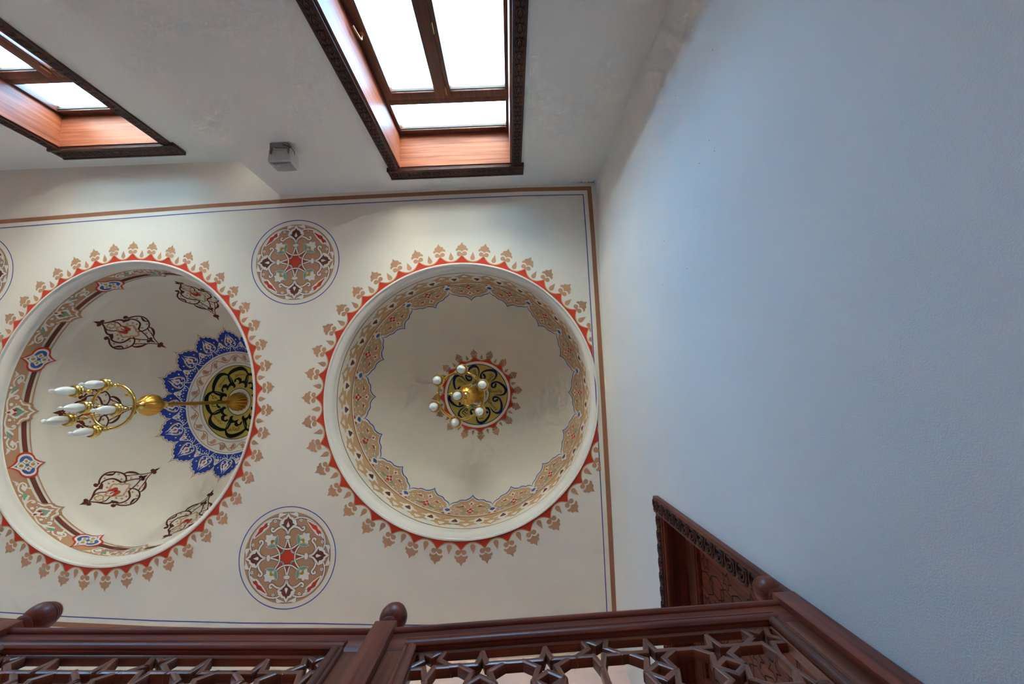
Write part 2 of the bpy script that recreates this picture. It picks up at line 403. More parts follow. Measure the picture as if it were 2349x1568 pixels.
mb = MB(); mb.box(-9.3, 1.3, -2.9, 3.0, FLOOR - 0.2, FLOOR, 'floor_carpet'); mb.box(-9.3, 1.3, 0.69, 3.0, FLOOR, 0.16, 'floor_carpet')
tag(mb.build('floor'), 'reddish carpeted floor with a raised gallery behind the balustrade', kind='structure')
mb = MB(); mb.box(-60, 60, -80, -2.9, -5.3, -5.0, 'ground_paving')
tag(mb.build('ground'), 'grey paved ground outside the windows', kind='structure')
# damp mould in the corner above the near bay
mb = MB(); rr = random.Random(3)
for k in range(70):
    t = abs(rr.gauss(0, 0.16)); x = 0.905 - t; z = ZC - 0.004 - abs(rr.gauss(0, 0.012)) * (1 + 0.5 * rr.random()); r = rr.uniform(0.0015, 0.0045) * (1.3 - min(t * 2, 1.0))
    mb.add([(x + r * cos(a), WB + 0.0012, z + r * sin(a)) for a in (0, 1.05, 2.1, 3.14, 4.2, 5.2)], [(0, 1, 2, 3, 4, 5)], 'mould_stain')
so = mb.build('mould_stain', bpy.data.objects['wall_back'], fix=False); tag(so, 'dark specks of damp mould in the corner', kind='stuff')
mb = MB()
for k in range(60):
    u = -2.0 + abs(rr.gauss(0, 0.5)); z = ZC - 0.01 - abs(rr.gauss(0, 0.25)) if rr.random() < 0.5 else rr.uniform(1.2, 3.4); r = rr.uniform(0.0012, 0.003)
    u = u if z > 2.5 else rr.uniform(-1.9, -0.5)
    mb.add([rw(u + r * cos(a), z + r * sin(a), -0.0012) for a in (0, 1.05, 2.1, 3.14, 4.2, 5.2)], [(0, 1, 2, 3, 4, 5)], 'mould_stain')
so = mb.build('plaster_specks', bpy.data.objects['wall_right'], fix=False); tag(so, 'small dark specks on the plaster', kind='stuff')

# ================================================================== PAINTED ROUNDELS on the ceiling
def roundel_paint():
    """unit drawing, tan disc radius 1"""
    P = Paint(); OL = 'paint_outline'; ow = 0.010
    W = 'paint_white'
    star = []
    for k in range(8):
        a = k * pi / 4; star += [(0.33 * sin(a), 0.33 * cos(a)), (0.19 * sin(a + pi / 8), 0.19 * cos(a + pi / 8))]
    P.add(star, 'paint_red', 1); P.add([(-.14, -.14), (.14, -.14), (.14, .14), (-.14, .14)], 'paint_red', 1.2)
    q = Paint()      # one quarter turn, drawn on the +y axis
    q.rib([(0, 0.43), (-0.035, 0.28), (-0.10, 0.11), (-0.20, 0.085)], 0.034, W, 4, smooth=False, outline=OL, ow=ow)
    q.rib([(0, 0.43), (0.035, 0.28), (0.10, 0.11), (0.20, 0.085)], 0.034, W, 4, smooth=False, outline=OL, ow=ow)
    q.rib([(-0.27, 0.30), (-0.13, 0.20), (0, 0.175), (0.13, 0.20), (0.27, 0.30)], 0.032, W, 5, outline=OL, ow=ow)
    q.out(ellipse(0, 0.435, 0.075, 0.045), W, 6, OL, ow)
    # cardinal palmette
    q.symrib([(0, 0.50), (0.05, 0.60), (0.15, 0.66), (0.25, 0.63), (0.33, 0.57), (0.385, 0.60), (0.37, 0.65), (0.335, 0.635)], 0.05, W, 4, taper=(0.9, 0.8), outline=OL, ow=ow)
    half = arcs([(0, 0.985), (0.06, 0.88), (0.135, 0.83), (0.19, 0.76), (0.20, 0.70), (0.10, 0.62), (0, 0.50)], [0.0, -0.2, -0.25, -0.2, 0, 0.1], closed=False)
    q.out(mirror(half), W, 5, OL, ow)
    half = arcs([(0, 0.90), (0.035, 0.84), (0.09, 0.80), (0.10, 0.75), (0.175, 0.715), (0.08, 0.66), (0, 0.555)], [0, -0.2, -0.2, 0.1, 0.1, 0.1], closed=False)
    q.add(mirror(half), 'paint_brown', 6)
    q.add(drop(0, 0.69, 0.035, 0.10), W, 7)
    # arc stems from palmette to palmette with a red leaf
    q.rib([(0.14, 0.83), (0.28, 0.865), (0.45, 0.83), (0.60, 0.74), (0.74, 0.60), (0.83, 0.45), (0.865, 0.28), (0.83, 0.14)], 0.035, W, 3, outline=OL, ow=ow)
    leaf = cr([(0.36, 0.84), (0.50, 0.80), (0.66, 0.69), (0.76, 0.56), (0.80, 0.43), (0.66, 0.50), (0.53, 0.60), (0.44, 0.68), (0.42, 0.76)], closed=True, n=4)
    q.out(leaf, W, 4, OL, ow)
    q.add(cr([(0.47, 0.77), (0.53, 0.76), (0.58, 0.70), (0.655, 0.665), (0.69, 0.59), (0.765, 0.46), (0.66, 0.54), (0.60, 0.58), (0.56, 0.645), (0.485, 0.685)], closed=True, n=3), 'paint_red', 5)
    q.out(ellipse(0.455, 0.745, 0.032), W, 6, OL, ow)
    # rim leaflets and curls
    for sx in (1, -1):
        q.out([(sx * x, y) for x, y in cr([(0.02, 0.965), (0.11, 0.965), (0.17, 0.985), (0.22, 0.965), (0.23, 0.93), (0.225, 0.86), (0.19, 0.885), (0.10, 0.925)], closed=True, n=3)], W, 3, OL, ow)
        q.out(ellipse(sx * 0.30, 0.80, 0.036), W, 5, OL, ow); q.add(ellipse(sx * 0.30, 0.80, 0.016), 'paint_dusk_tan', 6)
    # lily on the diagonal
    a = radians(45); ux, uy = sin(a), cos(a)
    lily = Paint()
    lily.out(cr([(-0.05, 0.42), (-0.13, 0.47), (-0.135, 0.54), (-0.10, 0.57), (-0.115, 0.64), (-0.06, 0.65), (0, 0.715), (0.06, 0.65), (0.115, 0.64), (0.10, 0.57), (0.135, 0.54), (0.13, 0.47), (0.05, 0.42)], closed=True, n=3), W, 5, OL, ow)
    lily.add(arcs([(-0.065, 0.47), (0.065, 0.47)], [0, 0.55]) , 'paint_gold', 6)
    for sx in (1, -1):
        lf = [(sx * x, y) for x, y in cr([(0.005, 0.36), (0.07, 0.38), (0.15, 0.44), (0.185, 0.53), (0.12, 0.505), (0.05, 0.48), (0.015, 0.43)], closed=True, n=3)]
        lily.out(lf, W, 6, OL, ow); lily.add(inset(lf, 0.020), 'paint_green', 7)
    q.place(lily, rot=-a)
    for k in range(4): P.place(q, rot=k * pi / 2)
    return P
RP = roundel_paint(); RS = 0.374
m_disc = Paint().add(ellipse(0, 0, RS, n=72), 'paint_dusk_tan', 0.2).mesh('painted_disc', lambda x, y, o: (x, y, -o), e=0.2)
ring = Paint(); pts = [(0.416 * cos(2 * pi * k / 96), 0.416 * sin(2 * pi * k / 96)) for k in range(97)]; ring.rib(pts, 0.0075, 'paint_line_blue', 0.2, smooth=False)
m_ring = ring.mesh('blue_ring', lambda x, y, o: (x, y, -o))
m_orn = RP.mesh('floral_ornament', lambda x, y, o: (x * RS, y * RS, -o), e=0.3)
for (x, y, lab) in ((-2.007, -1.318, 'painted floral roundel between the domes beside the window wall'), (-1.998, 1.334, 'painted floral roundel between the domes above the balustrade'),
                    (-5.10, -1.318, 'painted floral roundel cut by the edge of the picture'), (-5.10, 1.30, 'painted floral roundel beyond the first dome')):
    e_ = link('painted_roundel', m_disc, ceiling, (x, y, ZC)); tag(e_, lab)
    link('blue_ring', m_ring, e_); link('floral_ornament', m_orn, e_)

# ================================================================== DOMES
def dome_fns(D):
    rd, zd, h = D['rd'], D['zd'], D['h']
    N = 400; S = [0.0]; A = [0.0]
    for i in range(1, N + 1):
        a0 = pi / 2 * (i - 1) / N; a1 = pi / 2 * i / N
        S.append(S[-1] + hypot(rd * (cos(a1) - cos(a0)), h * (sin(a1) - sin(a0)))); A.append(a1)
    def prof(s):            # arc length from the spring of the drum -> (r, z, nr, nz)
        if s <= zd: return rd, s, -1.0, 0.0
        t = s - zd; lo, hi = 0, N
        while hi - lo > 1:
            m = (lo + hi) // 2
            if S[m] <= t: lo = m
            else: hi = m
        f = (t - S[lo]) / (S[hi] - S[lo]); a = A[lo] + (A[hi] - A[lo]) * f
        nr, nz = -cos(a) / rd, -sin(a) / h; l = hypot(nr, nz); return rd * cos(a), zd + h * sin(a), nr / l, nz / l
    def wrap(x, y, off):    # x = arc along the drum, y = arc length up
        r, z, nr, nz = prof(y); r += nr * off; z += nz * off; a = x / rd; return (r * cos(a), r * sin(a), z)
    def wrapc(x, y, off):   # x in radians
        r, z, nr, nz = prof(y); r += nr * off; z += nz * off; return (r * cos(x), r * sin(x), z)
    def cap(x, y, off):     # plan coordinates on the crown, +y of the drawing = outwards along +x
        q = min(hypot(x, y) / rd, 0.9999); return (y, -x, zd + h * sqrt(1 - q * q) - off)
    def s_of_r(r):
        a = math.acos(r / rd); i = int(a / (pi / 2) * N); return zd + S[min(i, N)]
    return prof, wrap, wrapc, cap, s_of_r
def flat_r(D):              # drawing: x tangential, y = distance outside ring R; on the flat ceiling, dome-local
    return lambda x, y, off: (D['R'] + y, x, -off)
def clip_half(poly, xmax):
    out = []; n = len(poly)
    for i in range(n):
        a, b = poly[i], poly[(i + 1) % n]; ia, ib = a[0] <= xmax, b[0] <= xmax
        if ia: out.append(a)
        if ia != ib: t = (xmax - a[0]) / (b[0] - a[0]); out.append((xmax, a[1] + (b[1] - a[1]) * t))
    return out
def palmette_paint(mat, outline=None, k=1.0):
    P = Paint(); half = cr([(0, .209), (.010, .190), (.020, .177), (.033, .174), (.043, .162), (.041, .150), (.051, .147), (.058, .134), (.054, .120), (.040, .127), (.026, .129), (.012, .124), (0, .112)], n=3)
    def put(poly, l):
        poly = [(x * k, y * k) for x, y in poly]
        if outline: P.add(inset(poly, -0.0035), outline, l - .5)
        P.add(poly, mat, l)
    put(mirror(half), 1)
    for sx in (1, -1): put(ellipse(sx * .0255, .0945, .0225, .021, n=18), 1)
    put([(-.017, .083), (0, .066), (.017, .083), (.01, .098), (-.01, .098)], 1.6)
    return P
def crown_ring(D, root, rad, hgt, fmap, phase, n, mats, drop_y, palk, labels, clipx=None, outline=None):
    """red scalloped band with tan edge, palmettes at its points, drops between"""
    dphi = 2 * pi / n; half = dphi / 2
    red, tan = mats
    pr = Paint(); K = 14
    for i in range(n):
        a0 = phase + i * dphi; outer = []; edge = []
        for k in range(K + 1):
            t = -1 + 2 * k / K; a = a0 + half + t * half; r = rad + hgt * (0.16 + 0.84 * abs(t) ** 2.3); outer.append((r * cos(a), r * sin(a)))
            edge.append(((r + hgt * .13) * cos(a), (r + hgt * .13) * sin(a)))
        inner = [(rad * cos(a0 + dphi * k / K), rad * sin(a0 + dphi * k / K)) for k in range(K + 1)]
        poly = outer + inner[::-1]; band = edge + outer[::-1]
        if clipx is not None:
            poly = clip_half(poly, clipx); band = clip_half(band, clipx)
        if len(poly) > 2: pr.add(poly, red, 0.4)
        if len(band) > 2: pr.add(band, tan, 0.6)
        if outline and len(band) > 2: pr.rib([( (r2 := hypot(*e) + .002) / hypot(*e) * e[0], r2 / hypot(*e) * e[1]) for e in edge], 0.004, outline, 0.7, smooth=False)
    tag(link('scalloped_band', pr.mesh('scalloped_band', fmap, e=0.025), root), labels[0])
    return dphi
def ceil_xy(x, y, off): return (x, y, -off)

MOULD = lambda R, rd, zt: [(R + 0.001, 0.002), (R, -0.010), (R - 0.006, -0.014), (R - 0.016, -0.012), (R - 0.019, -0.004), (R - 0.020, 0.006), (R - 0.030, 0.012),
                           (R - 0.044, 0.026), (R - 0.054, 0.044), (R - 0.056, 0.062), (R - 0.050, 0.080), (R - 0.046, 0.094), (rd - 0.008, zt - 0.03), (rd - 0.006, zt - 0.006), (rd + 0.004, zt)]
def build_dome(D, label, zt):
    root = empty('ceiling_dome', (D['c'][0], D['c'][1], ZC), scale=(D['s'][0], D['s'][1], 1)); tag(root, label, 'dome', kind='structure')
    prof, wrap, wrapc, cap, sr = dome_fns(D); D.update(prof=prof, wrap=wrap, wrapc=wrapc, cap=cap, sr=sr, root=root)
    mb = MB(); P = [(D['rd'], z) for z in (zt - 0.01, zt + 0.05, D['zd'] * 0.7, D['zd'])] + [(D['rd'] * cos(pi / 2 * k / 90), D['zd'] + D['h'] * sin(pi / 2 * k / 90)) for k in range(1, 91)]
    if D is DOMES[1]: P = [(r + (0.006 if z <= D['zd'] + 1e-6 else 0), z) for r, z in P]      # a slight crease where the drum ends
    mb.lathe(P, 216, 'ceiling_plaster'); o = mb.build('dome_shell', root, smooth=True)
    mb = MB(); mb.lathe([(D['R'] + 0.001, 0.004)] + MOULD(D['R'], D['rd'], zt)[1:], 216, 'moulding_white'); tag(mb.build('cornice_moulding', root, smooth=True), 'white rounded plaster moulding')
    return root
d1 = build_dome(DOMES[0], 'shallow painted dome with a scalloped blue-edged band, nearest the pale wall', 0.15)
d2 = build_dome(DOMES[1], 'painted dome with red and blue diamonds and a blue petalled crown', 0.10)

# ---- crowns on the flat ceiling around both openings
for D, clipx in ((DOMES[0], 0.770 + 0.456), (DOMES[1], None)):
    ph = radians(D['ph']); n = D['n']
    crown_ring(D, D['root'], D['R'], 0.078 if n == 40 else 0.075, ceil_xy, ph, n, ('paint_red', 'paint_tan'), None, 1, ('red scalloped band edged in tan',), clipx)
    kk = 1.0 if n == 40 else 0.89
    pm = palmette_paint('paint_dusk_tan', k=kk); me = pm.mesh('painted_palmette', flat_r(D), e=0.2)
    dp = Paint().add(drop(0, 0.052 * kk, 0.0225 * kk, 0.062 * kk), 'paint_dusk_tan', 1); md = dp.mesh('painted_drop', flat_r(D), e=0.2)
    for i in range(n):
        for kind, mesh, pnt, da in (('painted_palmette', me, pm, 0), ('painted_drop', md, dp, pi / n)):
            a = ph + 2 * pi * i / n + da
            if clipx is not None:
                tipx = (D['R'] + 0.21) * cos(a); lowx = (D['R'] + 0.04) * cos(a) - 0.06
                if tipx + 0.05 > clipx:
                    if lowx > clipx - 0.01: continue
                    c_, s_ = cos(a), sin(a); q = Paint()
                    for poly, mat, layer in pnt.p:
                        g = clip_half([((D['R'] + y) * c_ - x * s_, (D['R'] + y) * s_ + x * c_) for x, y in poly], clipx)
                        if len(g) > 2: q.add(g, mat, layer)
                    if q.p: link(kind, q.mesh(kind, ceil_xy, e=0.2), D['root'])
                    continue
            link(kind, mesh, D['root'], None, a)

# ---- dome 1: drum band of tulips, scalloped arabesque band, crown rosette
D = DOMES[0]; half = D['rd'] * pi / 32
def ring_strip(D, s0, s1, mat, layer, name, label=None, n=216):
    mb = MB(); off = 0.0008 + 0.0004 * layer; vs = []
    for k in range(n):
        for s in (s0, (s0 + s1) / 2, s1): vs.append(D['wrapc'](2 * pi * k / n, s, off))
    mb.add(vs, [(k * 3 + j, ((k + 1) % n) * 3 + j, ((k + 1) % n) * 3 + j + 1, k * 3 + j + 1) for k in range(n) for j in (0, 1)], mat)
    o = mb.build(name, D['root'], smooth=True); tag(o, label); return o
ring_strip(D, 0.158, 0.171, 'paint_ring_brown', 1, 'painted_ring', 'thin brown painted ring')
ring_strip(D, 0.490, 0.506, 'paint_ring_brown', 1, 'painted_ring', 'thin brown painted ring')
ring_strip(D, 0.345, 0.492, 'paint_tan', 0, 'tan_band', 'tan painted band')
P = Paint(); W = 'paint_white'
fl = arcs([(0, .195), (.028, .232), (.052, .242), (.066, .262), (.108, .272), (.078, .292), (.070, .318), (half + .002, .335), (half + .002, .352), (0, .352)], [-.05, .15, -.2, .1, .1, -.2, .1, 0, 0], closed=False, n=3)
P.add(mirror(fl), 'paint_tan', 0.2)
P.add(mirror(cr([(0, .232), (.012, .25), (.032, .285), (.026, .303), (.012, .300), (0, .312)], n=3)), 'ceiling_plaster', 2)
tl = [(0, .455), (.010, .432), (.026, .436), (.046, .420), (.044, .402), (.066, .392), (.104, .362), (.064, .362), (.046, .345), (.050, .318), (.030, .292), (0, .262)]
tu = arcs(tl, [0, -.2, -.15, -.1, -.1, -.1, -.1, .1, -.1, 0, 0], closed=False, n=3)
tlp = [(x + half, y) for x, y in mirror(tu)]
P.add(tlp, 'ceiling_plaster', 1)
P.add([(x + half, y) for x, y in mirror(cr([(0, .425), (.010, .405), (.030, .352), (.024, .336), (0, .332)], n=3))], 'paint_brown', 2)
me = P.mesh('drum_tulip', D['wrap'], e=0.025)
for k in range(32): link('drum_tulip', me, D['root'], None, radians(271.3) + 2 * pi * k / 32)

def scallop_paint():
    """x = arc, y = arc length; one lobe of 22.5 degrees"""
    P = Paint(); H = D['rd'] * pi / 16; OL = 'paint_outline'; ow = 0.0022
    out = arcs([(0, .985), (.085, .885), (.165, .840), (H, .742), (H, .51), (0, .51)], [.09, -.20, -.16, 0, 0, 0], closed=False, n=8)
    # blue edge, cream line, tan field
    P.add(mirror(out), 'paint_blue', 0)
    in1 = arcs([(0, .958), (.078, .868), (.160, .822), (H, .722), (H, .51), (0, .51)], [.09, -.20, -.16, 0, 0, 0], closed=False, n=8)
    P.add(mirror(in1), 'ceiling_plaster', 1)
    in2 = arcs([(0, .936), (.072, .852), (.152, .806), (H - .030, .715), (H - .012, .66), (H - .034, .60), (H - .012, .54), (0, .538)], [.09, -.20, -.16, -.15, .2, 0, 0], closed=False, n=8)
    P.add(mirror(in2), 'paint_outline', 1.6); P.add(inset(mirror(in2), 0.0025), 'paint_tan', 2)
    # blue bud between lobes (half of it belongs to each neighbour: drawn whole at +H)
    P.add([(x + H, y) for x, y in cr([(0, .69), (.030, .665), (.050, .635), (.034, .60), (.052, .575), (.018, .580), (0, .545), (-.018, .580), (-.052, .575), (-.034, .60), (-.050, .635), (-.030, .665)], closed=True, n=3)], 'paint_white', 3.5)
    P.add([(x + H, y) for x, y in cr([(0, .672), (.022, .655), (.030, .635), (.014, .612), (0, .598), (-.014, .612), (-.030, .635), (-.022, .655)], closed=True, n=3)], 'paint_blue', 4.5)
    for sx in (1, -1): P.add([(H + sx * x, y) for x, y in ((.010, .530), (.052, .530), (.030, .566))], 'paint_red', 4)
    W = 'paint_white'
    # red quatrefoil
    P.out(mirror(cr([(0, .735), (.022, .70), (.046, .655), (.040, .61), (.012, .585), (0, .56)], n=3)), W, 3, OL, ow)
    P.add(mirror(cr([(0, .722), (.016, .695), (.036, .655), (.030, .618), (0, .575)], n=3)), 'paint_red', 4)
    for a, b in (((-.03, .69), (.034, .60)), ((.03, .69), (-.034, .60))): P.rib([a, (0, .655), b], .0075, W, 5, smooth=False)
    P.add(ellipse(0, .648, .012), W, 5); P.add([(-.02, .535), (.02, .535), (0, .56)], 'paint_red', 4)
    # tulip above
    P.out(mirror(cr([(0, .865), (.014, .842), (.024, .825), (.046, .832), (.030, .805), (.020, .785), (0, .778)], n=3)), W, 3, OL, ow)
    P.add(drop(0, .803, .013, .034), 'paint_red', 4); P.rib([(0, .735), (0, .785)], .006, W, 3, smooth=False)
    for sx in (1, -1):
        S = lambda pts: [(sx * x, y) for x, y in pts]
        P.rib(S([(.02, .70), (.06, .725), (.10, .715), (.14, .735), (.165, .705), (.20, .66), (.185, .635), (.172, .652)]), .0075, W, 3, outline=OL, ow=ow)
        P.rib(S([(.04, .63), (.085, .612), (.13, .602), (.165, .60), (.178, .62), (.162, .632)]), .0085, W, 3, taper=(1.2, .7), outline=OL, ow=ow)
        P.add(S(cr([(.035, .66), (.075, .628), (.12, .612), (.085, .605), (.045, .605)], closed=True, n=3)), 'paint_green', 4)
        for (x, y, r) in ((.075, .765, .014), (.105, .778, .015), (.130, .752, .012), (.062, .742, .010), (.095, .648, .013), (.155, .668, .013), (.10, .565, .014), (.175, .70, .011), (.155, .57, .010)):
            P.out(S(ellipse(x, y, r, r * .85, n=10)), W, 3, OL, ow)
        P.add(S(ellipse(.092, .752, .017, .013, n=10)), 'paint_red', 4)
        P.add(S(cr([(.095, .745), (.125, .742), (.15, .728), (.125, .733), (.095, .738)], closed=True, n=2)), 'paint_umber', 5)
    return P
me = scallop_paint().mesh('scalloped_arabesque', D['wrap'], e=0.025)
for k in range(16): link('scalloped_arabesque', me, D['root'], None, radians(271.3) + 2 * pi * k / 16)

# ---- Arabic lettering (presentation forms, written right to left)
FORMS = {'ا': ('FE8D', 'FE8E', None, None), 'ب': ('FE8F', 'FE90', 'FE91', 'FE92'), 'ت': ('FE95', 'FE96', 'FE97', 'FE98'), 'ة': ('FE93', 'FE94', None, None),
         'ح': ('FEA1', 'FEA2', 'FEA3', 'FEA4'), 'خ': ('FEA5', 'FEA6', 'FEA7', 'FEA8'), 'د': ('FEA9', 'FEAA', None, None), 'ر': ('FEAD', 'FEAE', None, None), 'ز': ('FEAF', 'FEB0', None, None),
         'س': ('FEB1', 'FEB2', 'FEB3', 'FEB4'), 'ع': ('FEC9', 'FECA', 'FECB', 'FECC'), 'ق': ('FED5', 'FED6', 'FED7', 'FED8'), 'ك': ('FED9', 'FEDA', 'FEDB', 'FEDC'),
         'ل': ('FEDD', 'FEDE', 'FEDF', 'FEE0'), 'م': ('FEE1', 'FEE2', 'FEE3', 'FEE4'), 'ن': ('FEE5', 'FEE6', 'FEE7', 'FEE8'), 'ه': ('FEE9', 'FEEA', 'FEEB', 'FEEC'),
         'و': ('FEED', 'FEEE', None, None), 'ي': ('FEF1', 'FEF2', 'FEF3', 'FEF4'), 'ص': ('FEB9', 'FEBA', 'FEBB', 'FEBC')}
def shape_ar(t):
    out = []
    for i, ch in enumerate(t):
        if ch not in FORMS: out.append(ch); continue
        pj = i > 0 and t[i - 1] in FORMS and FORMS[t[i - 1]][2]; nj = i + 1 < len(t) and t[i + 1] in FORMS and FORMS[ch][2]
        f = FORMS[ch]; c = (f[3] if pj and nj else f[2] if nj else f[1] if pj else f[0]); out.append(chr(int(c, 16)))
    return ''.join(reversed(out))
def text_tris(txt, width):
    cu = bpy.data.curves.new('lettering', 'FONT'); cu.body = shape_ar(txt); cu.resolution_u = 2; cu.align_x = 'CENTER'; cu.align_y = 'CENTER'
    o = bpy.data.objects.new('lettering', cu); COL.objects.link(o); dg = bpy.context.evaluated_depsgraph_get(); dg.update()
    m = o.evaluated_get(dg).to_mesh(); vs = [(v.co.x, v.co.y) for v in m.vertices]; fs = [tuple(p.vertices) for p in m.polygons]
    bpy.data.objects.remove(o); bpy.data.curves.remove(cu)
    if not vs: return [], []
    w_ = max(x for x, y in vs) - min(x for x, y in vs); cx = (max(x for x, y in vs) + min(x for x, y in vs)) / 2; cy = (max(y for x, y in vs) + min(y for x, y in vs)) / 2; k = width / max(w_, .01)
    return [((x - cx) * k, (y - cy) * k) for x, y in vs], fs
def text_obj(D, txt, width, c, e1, e2, mat, ang, name='lettering'):
    vs, fs = text_tris(txt, width); mb = MB()
    mb.add([D['cap'](c[0] + e1[0] * x + e2[0] * y, c[1] + e1[1] * x + e2[1] * y, 0.0008 + 0.0004 * 6.5) for x, y in vs], fs, mat)
    return mb.build(name, D['root'], fix=False, rotz=ang)

# crown rosette of dome 1
base = Paint(); base.add(ellipse(0, 0, .445, n=96), 'paint_white', 0.2); base.add(ellipse(0, 0, .409, n=96), 'paint_navy', 0.8); base.add(ellipse(0, 0, .400, n=96), 'paint_yellow', 1.4)
base.add(ellipse(0, 0, .158, n=48), 'paint_navy', 2); base.add(ellipse(0, 0, .150, n=48), 'paint_white', 2.6)
tag(link('crown_rosette', base.mesh('crown_rosette', D['cap'], e=0.025), D['root']), 'yellow disc ringed in white and navy')
capxy = lambda x, y, off: (x, y, D['zd'] + D['h'] * sqrt(max(0, 1 - (x * x + y * y) / D['rd'] ** 2)) - off)
crown_ring(D, D['root'], .442, .066, capxy, radians(267.1), 16, ('paint_red', 'paint_tan'), None, 1, ('red scalloped ring of the rosette',), None, 'paint_outline')
pm = palmette_paint('paint_dusk_tan', 'paint_outline', .78); me = pm.mesh('painted_palmette', lambda x, y, off: D['cap'](x, y + .440, off), e=0.025)
q = Paint(); dr = drop(0, .052, .015, .044); q.add(inset(dr, -.003), 'paint_outline', .5); q.add(dr, 'paint_dusk_tan', 1); md = q.mesh('painted_drop', lambda x, y, off: D['cap'](x, y + .440, off), e=0.025)
for k in range(16):
    link('painted_palmette', me, D['root'], None, radians(267.1) + 2 * pi * k / 16); link('painted_drop', md, D['root'], None, radians(267.1) + 2 * pi * (k + .5) / 16)
# big waw-shaped flourishes
q = Paint()
q.add(cr([(-.008, .217), (-.014, .254), (-.024, .313), (-.008, .368), (.030, .396), (.080, .390), (.122, .358), (.157, .309), (.174, .255), (.164, .206), (.140, .177), (.104, .176), (.080, .199), (.081, .230), (.098, .250), (.124, .257), (.148, .253),
          (.140, .232), (.117, .227), (.099, .219), (.101, .206), (.115, .199), (.136, .210), (.152, .238), (.149, .272), (.118, .318), (.080, .352), (.040, .364), (.008, .350), (-.008, .311), (-.006, .265)], closed=True, n=3), 'paint_navy', 2.4)
me = q.mesh('calligraphic_flourish', D['cap'], e=0.025)
WORDS1 = ['ولتستا', 'وسيعنا', 'القبيا', 'للقوا', 'ولبيك', 'القبيما', 'القوسيا', 'للتبيعا']
for k in range(8):
    a = radians(2 + 45 * k); link('calligraphic_flourish', me, D['root'], None, a)
    text_obj(D, WORDS1[k], .165, (.040, .245), (0, 1), (1, 0), 'paint_navy', a)

# ---- dome 2: drum band, damask motifs, petalled crown, inscription disc
D = DOMES[1]
ring_strip(D, 0.104, 0.218, 'paint_dusk_tan', 0, 'tan_band', 'tan painted band under white scrollwork')
ring_strip(D, 0.240, 0.280, 'paint_brown', 0, 'painted_ring', 'dark brown painted ring')
ring_strip(D, 0.300, 0.312, 'paint_dusk_tan', 0, 'painted_ring', 'thin tan painted ring')
def diamond_paint():
    P = Paint(); cy = .25
    def dia(w, h, k=.12): return [(x, cy + y) for x, y in mirror(arcs([(0, h), (w * .42, h * .50), (w, 0), (w * .42, -h * .50), (0, -h)], [.08, -.22, -.22, .08], closed=False, n=5))]
    P.add(dia(.125, .150), 'paint_red', 2); P.add(dia(.107, .125), 'paint_white', 3); P.add(dia(.088, .098), 'paint_blue', 4)
    for k in range(4):
        a = k * pi / 2; f = [(0, .012), (.030, .034), (.034, .050), (.020, .058), (.016, .068), (0, .078), (-.016, .068), (-.020, .058), (-.034, .050), (-.030, .034)]
        sc = 1.0 if k % 2 == 0 else .82
        P.add(xf(cr(f, closed=True, n=3), 0, cy, a, sc), 'paint_white', 5); P.add(xf(ellipse(0, .044, .013, .016, n=12), 0, cy, a, sc), 'paint_gold', 6)
        P.add(xf(drop(0, .022, .009, .034), 0, cy, a + pi / 4, 1.0), 'paint_white', 6); P.add(xf(drop(0, .022, .006, .028), 0, cy, a + pi / 4, 1.0), 'paint_green', 7)
    P.add(ellipse(0, cy, .014), 'paint_blue', 8); return P
me = diamond_paint().mesh('painted_diamond', D['wrap'], e=0.025)
for k in range(8): tag(link('painted_diamond', me, D['root'], None, radians(202 + 45 * k)))
